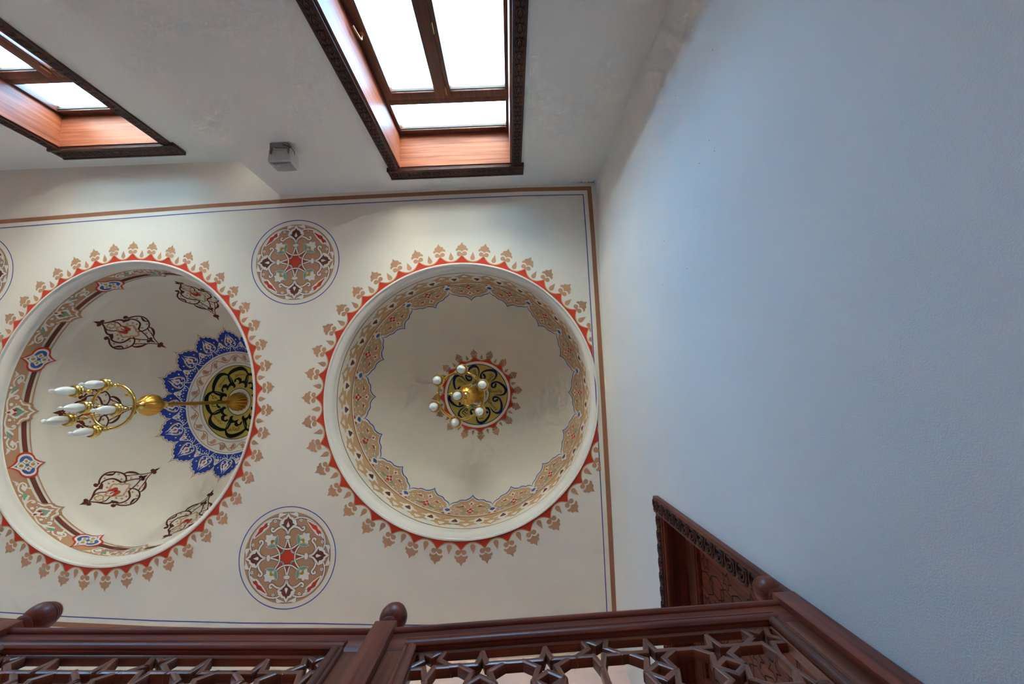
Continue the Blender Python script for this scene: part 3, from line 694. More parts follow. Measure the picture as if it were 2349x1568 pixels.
def leaf_paint():
    P = Paint(); W = 'paint_white'
    P.add(mirror(arcs([(0, .375), (.045, .322), (.080, .30), (.082, .27), (.125, .222), (.125, .206), (0, .206)], [.08, -.2, 0, .15, 0, 0], closed=False, n=4)), 'paint_dusk_tan', 1)
    P.add(mirror(arcs([(0, .345), (.038, .298), (.068, .285), (.070, .255), (.108, .222), (.110, .205), (0, .205)], [.08, -.2, 0, .15, 0, 0], closed=False, n=4)), W, 2)
    P.add(mirror(arcs([(0, .325), (.030, .280), (.055, .270), (.058, .245), (.095, .214), (.095, .19), (0, .19)], [.08, -.2, 0, .15, 0, 0], closed=False, n=4)), 'paint_dusk_tan', 3)
    P.add(mirror(arcs([(0, .290), (.016, .250), (.030, .245), (.036, .225), (.052, .215), (.056, .190), (.040, .165), (0, .110)], [0, -.2, -.1, -.3, -.3, -.2, 0], closed=False, n=4)), W, 4)
    P.add(mirror(cr([(0, .262), (.014, .235), (.030, .215), (.040, .19), (.024, .175), (0, .20)], n=3)), 'paint_green', 5)
    for sx in (1, -1): P.add(drop(sx * .015, .185, .011, .030, sx * .5 + pi), 'paint_red', 6)
    P.add(ellipse(0, .138, .010, .014, n=8), 'paint_red', 6)
    # white scrollwork to either side
    for sx in (1, -1):
        S = lambda pts: [(sx * x, y) for x, y in pts]
        P.rib(S([(.010, .13), (.050, .122), (.105, .118), (.135, .135), (.150, .175), (.132, .195), (.115, .185)]), .013, W, 3)
        P.rib(S([(.105, .118), (.16, .135), (.185, .165), (.225, .150), (.265, .130), (.31, .142), (.335, .172), (.315, .195), (.28, .192)]), .013, W, 3)
        P.add(S(cr([(.13, .125), (.175, .12), (.215, .15), (.20, .185), (.17, .165)], closed=True, n=3)), 'paint_white', 3)
        P.add(S(cr([(.165, .130), (.20, .135), (.235, .152), (.215, .175), (.19, .158)], closed=True, n=3)), 'paint_green', 4)
        P.add(S(cr([(.25, .168), (.27, .185), (.275, .205), (.30, .18), (.325, .17), (.30, .162), (.285, .15)], closed=True, n=3)), W, 3)
        for (x, y, r) in ((.070, .150, .014), (.125, .178, .012), (.22, .122, .011), (.27, .21, .009), (.07, .19, .009)): P.add(S(ellipse(x, y, r, n=10)), W, 3)
        P.add(S(cr([(.315, .125), (.345, .125), (.372, .112), (.352, .14), (.335, .15)], closed=True, n=3)), W, 3)
    return P
me = leaf_paint().mesh('painted_leaf', D['wrap'], e=0.025)
for k in range(8): link('painted_leaf', me, D['root'], None, radians(179.5 + 45 * k))
def damask_paint():
    """x = arc in metres (at mean radius), y = arc length up the dome"""
    P = Paint(); U = 'paint_umber'; W = .0155; T = 'paint_tan'
    for y, d in ((.553, -1), (1.150, 1)):
        P.add(drop(0, y + d * .012, .017, .060, 0 if d > 0 else pi), U, 2)
        for sx in (1, -1): P.add(ellipse(sx * .021, y, .021, .019, n=12), U, 2)
    P.symrib([(0, .565), (.027, .605), (.062, .639), (.088, .667), (.097, .698), (.085, .725)], W, U, 2, taper=(.8, 1.3))
    P.symrib([(.117, .722), (.148, .752), (.156, .800), (.140, .843), (.101, .867), (.063, .880)], W, U, 2, taper=(.9, 1.2))
    P.symrib([(.085, .725), (.100, .712), (.117, .722)], W * 1.5, U, 2)
    P.symrib([(.140, .700), (.146, .722), (.176, .740), (.211, .778), (.225, .826), (.208, .880), (.171, .921), (.122, .938), (.073, .926), (.040, .895)], W, U, 2, taper=(1.1, .8))
    P.sym(ellipse(.141, .694, .021, .019, n=14), U, 2)
    P.symrib([(.063, .880), (.052, .930), (.030, .985), (.004, 1.022)], W * .8, U, 2)
    P.symrib([(.140, .930), (.146, .962), (.128, .995), (.098, 1.022), (.053, 1.046), (.018, 1.100), (0, 1.146)], lambda t: W * (.7 + .9 * sin(pi * min(1, t * 1.4)) ** 2), U, 2)
    P.symrib([(.122, .938), (.100, .968), (.085, 1.000), (.062, 1.035)], W * .7, U, 2)
    P.symrib([(.030, .608), (.055, .655), (.048, .700), (.020, .745)], W * .7, U, 2)
    P.sym(cr([(.217, .800), (.196, .815), (.178, .850), (.190, .880), (.207, .886), (.196, .862), (.205, .842)], closed=True, n=3), U, 2.4)
    P.sym(cr([(.100, .700), (.118, .712), (.140, .742), (.124, .748), (.098, .735), (.088, .715)], closed=True, n=3), U, 2.4)
    P.add(drop(0, 1.050, .015, .050), U, 3)
    for sx in (1, -1): P.add(ellipse(sx * .020, 1.036, .020, .017, n=10), U, 3)
    P.symrib([(0, .700), (.030, .745), (.072, .795), (.082, .822), (.066, .838), (.058, .862), (.040, .872), (.030, .898), (0, .925)], .017, T, 2.6)
    P.symrib([(0, .620), (.024, .628), (.020, .655), (.026, .672), (0, .690)], .014, T, 2.6)
    for sx in (1, -1): P.add(drop(sx * .021, .806, .021, .085, sx * .24 + pi), 'paint_red', 3.2)
    for (x, y) in ((.110, .790), (.112, .830), (.165, .900), (.178, .785), (.060, .965), (.095, .980), (.045, .665), (.100, .895), (.075, .760)):
        P.sym(ellipse(x, y, .012, .010, n=10), 'paint_dusk_tan', 2.2)
    P.rib([(0, .745), (0, .790), (0, .815)], W * .6, U, 3.6); return P
me = damask_paint().mesh('painted_damask', lambda x, y, off: D['wrapc'](x / 1.15, y, off), e=0.025)
for k in range(8): link('painted_damask', me, D['root'], None, radians(178.5 + 45 * k))
def petal_paint():
    """plan coordinates, y = radius"""
    P = Paint(); t8 = math.tan(pi / 16)
    half = arcs([(0, .905), (.034, .842), (.080, .824), (.118, .794), (.151, .757), (.612 * t8 + .050, .68), (.612 * t8 + .045, .58), (0, .58)], [.10, -.22, -.25, -.2, 0, 0, 0], closed=False, n=5)
    def shrink(d):
        full = mirror(half); q_ = inset(full, d)[:len(half) - 1]; k0 = max([i for i in range(8) if q_[i][0] <= .001] + [0]) + 1
        (x0, y0), (x1, y1) = q_[k0], q_[k0 + 1]; yt = y0 + (y0 - y1) / max(x1 - x0, 1e-4) * x0
        return mirror([(0, min(yt, .885 - d))] + [p_ for p_ in q_[k0:] if p_[0] > .001] + [(0, .58)])
    P.add(mirror(half), 'paint_tan', 0.4); P.add(shrink(.016), 'paint_white', 1.0); P.add(shrink(.029), 'paint_deep_blue', 1.6)
    W = 'paint_white'
    P.add(mirror(arcs([(0, .792), (.014, .768), (.026, .765), (.024, .745), (.036, .735), (.030, .718), (0, .700)], [0, -.2, 0, -.2, -.2, 0], closed=False, n=3)), W, 3)
    P.add(drop(0, .728, .010, .028), 'paint_red', 4); P.add(ellipse(0, .694, .013, .010, n=10), W, 3)
    for sx in (1, -1):
        S = lambda p: [(sx * x, y) for x, y in p]
        P.rib(S([(.008, .69), (.030, .672), (.056, .688), (.050, .706), (.036, .700)]), .0085, W, 3)
        P.add(S(cr([(.058, .680), (.075, .70), (.074, .728), (.055, .758), (.030, .782), (.010, .815), (.020, .775), (.046, .742), (.056, .715)], closed=True, n=3)), W, 3)
        P.add(S(cr([(.064, .690), (.077, .712), (.070, .738), (.048, .762), (.060, .735), (.066, .712)], closed=True, n=3)), 'paint_gold', 4)
        for (x, y, r) in ((.092, .745, .008), (.050, .645, .007), (.075, .650, .008), (.095, .665, .007), (.108, .640, .007), (.07, .628, .006), (.025, .64, .006)): P.add(S(ellipse(x, y, r, n=8)), W, 3)
        P.rib(S([(.0, .675), (.030, .655), (.075, .665), (.118, .70)]), .008, W, 3); P.rib(S([(.012, .672), (.035, .62), (.055, .606)]), .007, W, 3)
    P.add([(x + .0, y) for x, y in []] or [(0, .6), (.001, .6), (0, .601)], W, 3)
    return P
me = petal_paint().mesh('crown_petal', D['cap'], e=0.025)
for k in range(16): link('crown_petal', me, D['root'], None, radians(178.6 + 22.5 * k))
q = Paint(); q.add(cr([(0, .735), (.022, .715), (.020, .69), (.032, .672), (.010, .672), (0, .655), (-.010, .672), (-.032, .672), (-.020, .69), (-.022, .715)], closed=True, n=3), 'paint_white', 4); q.add(drop(0, .695, .010, .022), 'paint_tan', 5)
me = q.mesh('crown_bud', D['cap'], e=0.025)
for k in range(16): link('crown_bud', me, D['root'], None, radians(179 + 22.5 * (k + .5)))
base = Paint(); base.add(ellipse(0, 0, .612, n=96), 'paint_white', 2.2)
for r in (.592, .478): base.rib([(r * cos(2 * pi * k / 96), r * sin(2 * pi * k / 96)) for k in range(97)], .0035, 'paint_umber', 3, smooth=False)
base.add(ellipse(0, 0, .448, n=96), 'paint_black', 2.8); base.add(ellipse(0, 0, .441, n=96), 'paint_yellow', 3.4); base.add(ellipse(0, 0, .166, n=48), 'paint_black', 4.0); base.add(ellipse(0, 0, .159, n=48), 'paint_white', 4.6)
tag(link('inscription_disc', base.mesh('inscription_disc', D['cap'], e=0.025), D['root']), 'yellow disc inside a white ring')
q = Paint(); NS = 12; da = 2 * pi / NS        # tan scroll on the white ring
pol = lambda r, a: (r * sin(a), r * cos(a))
q.rib([pol(.535 + .036 * cos(2 * pi * k / 12), da * k / 12) for k in range(13)], .009, 'paint_dusk_tan', 3.4, smooth=False)
for sg, a0, r0 in ((1, 0.0, .535), (-1, da / 2, .535)):
    q.add([pol(r0 + sg * y, a0 + x / r0) for x, y in cr([(-.045, .022), (-.01, .014), (.012, .024), (.030, .006), (.040, -.016), (.022, -.034), (-.002, -.026), (-.008, -.004)], closed=True, n=3)], 'paint_dusk_tan', 3.6)
    q.rib([pol(r0 + sg * y, a0 + x / r0) for x, y in ((.035, .020), (.052, -.010), (.030, -.038), (.004, -.034))], .007, 'paint_dusk_tan', 3.6)
me = q.mesh('tan_scroll', D['cap'], e=0.025)
for k in range(NS): link('tan_scroll', me, D['root'], None, k * da)
q = Paint()          # big ain-shaped flourish opening towards the centre
q.add(cr([(-.013, .184), (-.046, .201), (-.047, .253), (-.049, .300), (-.042, .352), (-.020, .392), (.009, .416), (.057, .430), (.109, .416), (.168, .379), (.212, .336), (.235, .292), (.254, .287), (.235, .260), (.216, .222), (.164, .164), (.166, .198), (.192, .236), (.215, .265),
          (.187, .308), (.133, .352), (.067, .382), (.019, .384), (-.015, .361), (-.036, .324), (-.036, .293), (-.029, .267), (-.030, .225)], closed=True, n=3), 'paint_black', 4.6)
q.add(cr([(-.013, .182), (-.049, .201), (-.038, .256), (-.015, .264), (.011, .264), (.041, .251), (.046, .273), (.069, .285), (.096, .284), (.114, .268), (.138, .248), (.137, .208), (.114, .230), (.114, .249), (.092, .252), (.075, .240), (.072, .222), (.084, .200), (.055, .215), (.030, .230), (-.001, .227), (-.015, .206)], closed=True, n=3), 'paint_black', 4.9)
me = q.mesh('calligraphic_flourish', D['cap'], e=0.025)
WORDS2 = ['العالقا', 'عزالوسيما', 'لنا كر', 'القدسية', 'العرسيه', 'الوسع', 'القيوم', 'العزيز']
for k in range(8):
    a = radians(107 + 45 * k); link('calligraphic_flourish', me, D['root'], None, a)
    text_obj(D, WORDS2[k], .155, (.066, .318), (.95, -.31), (-.31, -.95), 'paint_black', a)

# ================================================================== WINDOWS
def plane_map(O, X, Y, N):
    O, X, Y, N = map(Vector, (O, X, Y, N)); return lambda x, y, off: tuple(O + X * x + Y * y + N * off)
def relief(mb, poly, h, mat, x0=0.0, y0=0.0, base=0.0):
    """raised carved piece: polygon extruded from base to base+h along local z (drawing in x,y)"""
    top = inset(poly, min(0.0012, h * 0.4)); n = len(poly)
    vs = [(x + x0, y + y0, base) for x, y in poly] + [(x + x0, y + y0, base + h) for x, y in top]
    mb.add(vs, [(i, (i + 1) % n, n + (i + 1) % n, n + i) for i in range(n)] + [tuple(range(n, 2 * n))], mat)
def ribpoly(path, w, n=4):
    P = cr(path, n=n); L = []; R = []; N = len(P)
    for i, (x, y) in enumerate(P):
        a = P[max(i - 1, 0)]; b = P[min(i + 1, N - 1)]; l = hypot(b[0] - a[0], b[1] - a[1]) or 1e-9
        nx, ny = -(b[1] - a[1]) / l * w / 2, (b[0] - a[0]) / l * w / 2; L.append((x + nx, y + ny)); R.append((x - nx, y - ny))
    return L + R[::-1]
def tulip_mesh(wd, ht, name):
    """one carved tulip of a casing: dark sunk ground with raised petals; local x across, y along, z out"""
    mb = MB(); sx, sy = wd / 2, ht / 2
    S = lambda P: [(x * sx, y * sy) for x, y in P]
    ground = arcs([(0, 1.0), (.45, .62), (.92, .30), (.80, -.10), (.98, -.52), (.70, -.60), (.95, -.92), (.35, -.80), (0, -1.0)], [.1, -.15, -.1, .12, 0, .1, -.1, 0], closed=False, n=3)
    g = S(mirror(ground)); mb.add([(x, y, 0.0008) for x, y in g], [tuple(range(len(g)))], 'carved_groove')
    for fx in (1, -1):
        relief(mb, [(fx * x, y) for x, y in S(ribpoly([(.10, .80), (.55, .40), (.66, .0), (.50, -.45), (.12, -.66)], .15, 3))], 0.0030, 'carved_wood')
        relief(mb, [(fx * x, y) for x, y in S(ribpoly([(.86, -.62), (.72, -.30), (.78, .10)], .12, 3))], 0.0026, 'carved_wood')
        relief(mb, [(fx * x, y) for x, y in S(cr([(.08, .40), (.34, .22), (.38, -.10), (.16, -.30)], closed=True, n=3))], 0.0028, 'carved_wood')
    relief(mb, S(cr([(0, .05), (.13, -.20), (.10, -.55), (0, -.75), (-.10, -.55), (-.13, -.20)], closed=True, n=3)), 0.0036, 'carved_wood')
    return mb.mesh(name)
TUL = tulip_mesh(.060, .087, 'carved_tulip'); TULW = tulip_mesh(.064, .085, 'carved_palmette')
def rosette_mesh(r, name):
    mb = MB(); g = ellipse(0, 0, r, n=16); mb.add([(x, y, .0008) for x, y in g], [tuple(range(16))], 'carved_groove')
    for k in range(6): relief(mb, xf(drop(0, r * .35, r * .2, r * .5), rot=k * pi / 3), .003, 'carved_wood')
    relief(mb, ellipse(0, 0, r * .2, n=8), .0036, 'carved_wood'); return mb.mesh(name)
ROS = rosette_mesh(.030, 'carved_rosette')
def orient(o, loc, X, Y, N):
    X, Y, N = Vector(X), Vector(Y), Vector(N)
    o.matrix_basis = Matrix(((X.x, Y.x, N.x, loc[0]), (X.y, Y.y, N.y, loc[1]), (X.z, Y.z, N.z, loc[2]), (0, 0, 0, 1)))
def make_window(name, label, x0, x1, z0, z1, yw):
    root = empty(name, ((x0 + x1) / 2, yw, z0)); tag(root, label, kind='structure')
    cx, lz = (x0 + x1) / 2, z0
    k = (x1 - x0) / 1.0; dz = z1 - 3.125
    fx = lambda x: (x + 0.407) * k                       # measured x of the first window -> local
    fz = lambda z: z + dz - z0; yf = -0.29
    def part(nm, boxes, mat, parent=root, bev=0.003, lab=None):
        mb = MB()
        for b in boxes: mb.box(*b, mat, bev)
        o = mb.build(nm, parent, smooth=True); tag(o, lab); return o
    w2 = (x1 - x0) / 2; H = z1 - z0; t = 0.016
    # wooden lining of the reveal
    part('reveal_board', [(-w2, -w2 + t, yf - .02, .004, 0, H)], 'reveal_wood_Z', bev=0, lab='reddish side board of the window reveal')
    part('reveal_board', [(w2 - t, w2, yf - .02, .004, 0, H)], 'reveal_wood_Z', bev=0, lab='reddish side board of the window reveal')
    part('head_board', [(-w2 + t, w2 - t, yf - .02, .004, H - t, H)], 'reveal_wood_X', bev=0, lab='sunlit orange brown head board of the reveal')
    part('sill_board', [(-w2 + t, w2 - t, yf - .02, .03, 0, t)], 'reveal_wood_X', bev=0)
    # outer frame
    y0, y1 = yf - .06, yf; L, R_ = -w2 + t, w2 - t; B, T = t, H - t
    part('frame_stile', [(L, fx(-.858), y0, y1, B, T)], 'window_wood'); part('frame_stile', [(fx(.056), R_, y0, y1, B, T)], 'window_wood')
    part('frame_head', [(fx(-.858), fx(.056), y0, y1, fz(3.043), T)], 'window_wood')
    part('transom_bar', [(fx(-.858), fx(.056), y0, y1 - .004, fz(2.690), fz(2.752))], 'window_wood')
    part('frame_sill', [(fx(-.858), fx(.056), y0, y1, B, B + .07)], 'window_wood')
    part('mullion', [(fx(-.418), fx(-.393), y0, y1 - .006, B + .07, fz(2.69))], 'window_wood')
    # casement sashes
    for nm_, (a, b, ga, gb) in (('l', (-.866, -.395, -.810, -.485)), ('r', (-.393, .060, -.363, .052))):
        zb, zt, gb0, gt = B + .075, fz(2.682), B + .16, fz(2.616)
        ya, yb = yf - .045, yf + .010
        s = part('sash', [(fx(a), fx(ga), ya, yb, zb, zt)], 'window_wood', lab='brown casement sash')
        part('sash_stile', [(fx(gb), fx(b), ya, yb, zb, zt)], 'window_wood', s)
        part('sash_rail', [(fx(ga), fx(gb), ya, yb, gt, zt)], 'window_wood', s)
        part('sash_rail', [(fx(ga), fx(gb), ya, yb, zb, gb0)], 'window_wood', s)
        part('glazing_bead', [(fx(ga), fx(gb), yb - .030, yb - .014, gt - .006, gt)], 'gasket', s, 0)
        part('pane', [(fx(ga), fx(gb), yf - .030, yf - .026, gb0, gt)], 'window_glass', s, 0, 'clear glass pane')
        if nm_ == 'l':
            mb = MB(); hx, hz = fx(-.848), fz(2.128)
            mb.lathe([(0, 0), (.014, 0), (.016, .004), (.012, .008), (0, .008)], 14, 'bronze_handle')
            for i, v in enumerate(mb.v): mb.v[i] = (hx + v[0], yb + v[2], hz + v[1])
            mb.tube([(hx, yb + .006, hz), (hx, yb + .040, hz), (hx - .004, yb + .046, hz - .012), (hx - .012, yb + .046, hz - .06), (hx - .016, yb + .046, hz - .10)], .0075, 'bronze_handle', 10)
            tag(mb.build('window_handle', s, smooth=True), 'bronze lever handle')
        else:
            for hz in (2.60, 2.10, 1.3):
                mb = MB(); mb.tube([(fx(-.394), yb + .006, fz(hz) - .036), (fx(-.394), yb + .006, fz(hz) + .036)], .006, 'hinge_brass', 8)
                mb.sphere((fx(-.394), yb + .006, fz(hz) + .038), .006, 'hinge_brass', 8, 6); tag(mb.build('hinge', s, smooth=True), 'brass hinge')
    part('pane', [(fx(-.858), fx(.056), yf - .034, yf - .030, fz(2.752), fz(3.043))], 'window_glass', bev=0, lab='clear glass transom pane')
    part('glazing_bead', [(fx(-.858), fx(.056), yf - .028, yf - .014, fz(3.036), fz(3.043))], 'gasket', bev=0)
    # carved casing on the wall
    cw = .083
    for sx in (-1, 1):
        c = part('side_casing', [(min(sx * w2, sx * (w2 + cw)), max(sx * w2, sx * (w2 + cw)), 0.0, .022, -.05, H - .008)], 'casing_wood', lab='carved side casing')
        n = int((H - .05) / .087)
        for i in range(n):
            o = link('carved_tulip', TUL, c); orient(o, (sx * (w2 + cw / 2), .0222, H - .055 - i * .087), (1, 0, 0), (0, 0, 1), (0, 1, 0))
    hc = part('head_casing', [(-w2 - cw - .022, w2 + cw + .022, 0.0, .030, H - .008, H + .135)], 'casing_wood', lab='carved head casing overhanging the sides')
    mb = MB(); mb.box(-w2 - cw - .022, w2 + cw + .022, .026, .038, H - .008, H + .012, 'casing_wood', .003); mb.box(-w2 - cw - .022, w2 + cw + .022, .026, .036, H + .118, H + .135, 'casing_wood', .003)
    for sx in (-1, 1): mb.box(sx * (w2 + .006) - .003, sx * (w2 + .006) + .003, .0305, .0315, H + .012, H + .118, 'carved_groove')
    mb.build('casing_fillet', hc, smooth=True)
    for sx in (-1, 1): orient(link('carved_rosette', ROS, hc), (sx * (w2 + cw / 2 + .008), .0305, H + .064), (1, 0, 0), (0, 0, 1), (0, 1, 0))
    n = 5; st = (w2 - .05) / n
    for sx in (-1, 1):
        for i in range(n): orient(link('carved_palmette', TULW, hc), (sx * (.055 + st * (i + .45)), .0305, H + .064), (0, 0, 1), (sx, 0, 0), (0, 1, 0))
    orient(link('carved_rosette', ROS, hc), (0, .0305, H + .064), (1, 0, 0), (0, 0, 1), (0, 1, 0))
    return root
make_window('window_1', 'tall wooden casement window with carved casing in the near bay', *WINDOWS[0])
make_window('window_2', 'tall wooden casement window with carved casing in the recessed wall', *WINDOWS[1])
make_window('added_window_3', 'tall wooden casement window added out of view along the recessed wall for its daylight', *WINDOWS[2])  # unseen window, added to let more daylight into the hall

# ================================================================== DOOR in the right wall
door = empty('door_1', rw(DOOR[0], 0.16, 0)); tag(door, 'dark carved wooden door with star panel beside the balustrade', kind='structure')
DO = Vector(door.location)
def rwl(u, z, d): return tuple(Vector(rw(u, z, d)) - DO)
def door_box(nm, u0, u1, z0, z1, d0, d1, mat, lab=None, parent=None):
    mb = MB(); b = bmesh.new(); bmesh.ops.create_cube(b, size=1.0)
    for v in b.verts: v.co = Vector(((u0 + u1) / 2 + v.co.x * (u1 - u0), (z0 + z1) / 2 + v.co.y * (z1 - z0), (d0 + d1) / 2 + v.co.z * (d1 - d0)))
    bmesh.ops.bevel(b, geom=list(b.edges), offset=.003, segments=2, affect='EDGES')
    b.verts.index_update(); mb.add([rwl(*v.co) for v in b.verts], [[v.index for v in f.verts] for f in b.faces], mat); b.free()
    o = mb.build(nm, parent or door, smooth=True); tag(o, lab); return o
u0, u1, zb, zt = DOOR
ja = door_box('side_casing', u0 - .088, u0 + .004, .16, zt + .088, -.030, .01, 'mahogany_Z', 'side casing carved with leafy scrolls')
jb = door_box('side_casing', u1 - .004, u1 + .088, .16, zt + .088, -.030, .01, 'mahogany_Z')
hc = door_box('head_casing', u0, u1, zt - .012, zt + .072, -.024, .01, 'mahogany_Y', 'carved head casing')
door_box('casing_lip', u0 - .004, u0 + .012, .16, zt, -.020, .03, 'mahogany_warm_Z'); door_box('casing_lip', u0, u1, zt - .030, zt - .010, -.016, .02, 'mahogany_warm_Y')
door_box('soffit_board', u0, u1, zt - .012, zt + .004, .0, .20, 'mahogany_Y', 'dark head lining'); door_box('jamb_board', u0 - .004, u0 + .012, .16, zt, .0, .20, 'mahogany_Z'); door_box('jamb_board', u1 - .012, u1 + .004, .16, zt, .0, .20, 'mahogany_Z')
dl = .105
leaf = door_box('door_leaf', u0 + .012, u1 - .012, .17, zt - .014, dl + .022, dl + .06, 'mahogany_Z', 'wooden door leaf')
for (a, b, c, d, mt) in ((u0 + .012, u0 + .10, .17, zt - .014, 'mahogany_warm_Z'), (u1 - .10, u1 - .012, .17, zt - .014, 'mahogany_warm_Z'), (u0 + .10, u1 - .10, zt - .115, zt - .014, 'mahogany_warm_Y'), (u0 + .10, u1 - .10, .17, .32, 'mahogany_warm_Y')):
    door_box('leaf_stile', a, b, c, d, dl, dl + .03, mt, None, leaf)
for (a, b, c, d) in ((u0 + .10, u0 + .118, .32, zt - .115), (u1 - .118, u1 - .10, .32, zt - .115), (u0 + .118, u1 - .118, zt - .133, zt - .115)):
    door_box('panel_bead', a, b, c, d, dl + .004, dl + .024, 'mahogany_Z', None, leaf)
# star pattern cut into the panel
def star5(r, up=True, q=.46): return [((r if k % 2 == 0 else r * q) * cos(pi / 2 * (1 if up else -1) + k * pi / 5), (r if k % 2 == 0 else r * q) * sin(pi / 2 * (1 if up else -1) + k * pi / 5)) for k in range(10)]
def groove_ring(mb, poly, w, mat):
    i = inset(poly, w / 2); o = inset(poly, -w / 2); n = len(poly); mb.add([(x, y, .0014) for x, y in o] + [(x, y, .0014) for x, y in i], [(k, (k + 1) % n, n + (k + 1) % n, n + k) for k in range(n)], mat)
def groove_mesh(name, polys):
    mb = MB()
    for p in polys: groove_ring(mb, p, .0085, 'door_groove')
    return mb.mesh(name, fix=False)
GS = groove_mesh('carved_star', [star5(.040)]); GS2 = groove_mesh('carved_star', [star5(.040, False)])
hexa = [(0, .070), (.038, .040), (.052, -.012), (.030, -.060), (-.030, -.060), (-.052, -.012), (-.038, .040)]
GH = groove_mesh('carved_polygon', [hexa]); GH2 = groove_mesh('carved_polygon', [[(-x, -y) for x, y in hexa][::-1]])
ux = Vector((WRd.x, WRd.y, 0)); nx_ = Vector((WRn.x, WRn.y, 0))
row = 0; z = zt - .19
while z > .40:
    u = u0 + .175 + (.0 if row % 2 == 0 else .075); k = row
    while u < u1 - .15:
        me = (GS, GH, GS2, GH2)[k % 4]; o = link(me.name, me, leaf); orient(o, rwl(u, z, dl + .0205), tuple(ux), (0, 0, 1), tuple(nx_)); u += .100 if k % 2 else .096; k += 1
    z -= .098; row += 1
# leafy scroll carved on the near casing
def scroll_mesh():
    mb = MB(); g = cr([(-.030, .036), (-.012, .042), (.010, .030), (.030, .034), (.028, .006), (.034, -.018), (.012, -.034), (-.010, -.026), (-.030, -.034), (-.028, 0)], closed=True, n=3)
    mb.add([(x, y, .0008) for x, y in g], [tuple(range(len(g)))], 'carved_groove')
    for p, w in (([(-.028, .030), (-.006, .034), (.014, .022), (.018, .0), (.004, -.014), (-.010, -.006), (-.004, .006)], .0075), ([(.026, .028), (.030, .004), (.022, -.018), (.0, -.028), (-.024, -.026)], .0065), ([(-.026, .020), (-.024, .0), (-.018, -.018)], .006)):
        relief(mb, ribpoly(p, w, 3), .0060, 'carved_wood')
    for (x, y) in ((.004, .004), (-.004, .010), (.004, .014), (.011, .008)): mb.sphere((x, y, .005), .0042, 'carved_wood', 8, 6)
    relief(mb, [(.012, -.020), (.022, -.010), (.030, -.026), (.018, -.030)], .004, 'carved_wood'); return mb.mesh('carved_scroll')
SC = scroll_mesh(); n = 27
for cas, uu in ((ja, u0 - .042), (jb, u1 + .042)):
    for i in range(n): orient(link('carved_scroll', SC, cas), rwl(uu, zt + .045 - i * .077, -.0302), tuple(ux), (0, 0, 1), tuple(nx_))
for i in range(11): orient(link('carved_scroll', SC, hc), rwl(u0 + .05 + i * .077, zt + .030, -.0242), (0, 0, 1), tuple(-ux), tuple(nx_))

# ================================================================== BALUSTRADE
MID = Vector((-0.412, 0.675)); RGT = Vector((0.810, 0.648)); LFT = Vector((-1.549, 0.622))
bal = empty('balustrade', (MID.x, MID.y, 0.16)); tag(bal, 'dark mahogany balustrade with pierced star lattice panels and turned finials', 'balustrade')
def newel(pos, rot):
    root = MB(); root.box(-.034, .034, 0, .068, 0, 1.10, 'mahogany_Z', .004)
    o = root.build('newel_post', bal, smooth=True); o.location = (pos.x - MID.x, pos.y - MID.y, 0); o.rotation_euler[2] = rot
    tag(o, 'square newel post')
    fp = [(.027, 0), (.027, .006), (.021, .010), (.019, .018), (.028, .024), (.031, .029), (.027, .034), (.021, .038), (.030, .044), (.038, .053), (.0425, .064), (.0435, .075), (.0425, .083), (.0395, .0845), (.0415, .087),
          (.039, .0925), (.0358, .0938), (.0375, .096), (.034, .102), (.0308, .1032), (.0325, .106), (.025, .116), (.014, .123), (0, .126)]
    f = MB(); f.lathe([(r, 1.098 + z) for r, z in fp], 32, 'mahogany_Z', (0, .034, 0))
    tag(f.build('finial', o, smooth=True), 'turned acorn finial'); return o
angR = atan2(RGT.y - MID.y, RGT.x - MID.x); angL = atan2(MID.y - LFT.y, MID.x - LFT.x)
newel(MID, (angR + angL) / 2); newel(RGT, angR); newel(LFT, angL)
def bar_mesh(length, wd, dp, name, mat):
    mb = MB(); h = wd / 2; c = .0055
    prof = [(-h, dp), (-h, c), (-h + c * .3, c * .3), (-h + c, 0), (h - c, 0), (h - c * .3, c * .3), (h, c), (h, dp)]
    mb.extrude(prof, -length / 2, length / 2, lambda p, q, a: (a, q, p), mat); return mb.mesh(name, smooth=True)
def sweep(nm, prof, a0, a1, vertical, mat, sec, lab=None, parent=None, mir=0):
    """prof in (depth, across); horizontal: along s at height; vertical: along z at position s (mirrored when mir<0)"""
    mb = MB()
    if vertical: mb.extrude(prof, a0, a1, lambda p, q, a: (q, p, a), mat)
    else: mb.extrude(prof, a0, a1, lambda p, q, a: (a, p, q), mat)
    o = mb.build(nm, parent or sec, smooth=True); tag(o, lab); return o
Z0 = 0.16
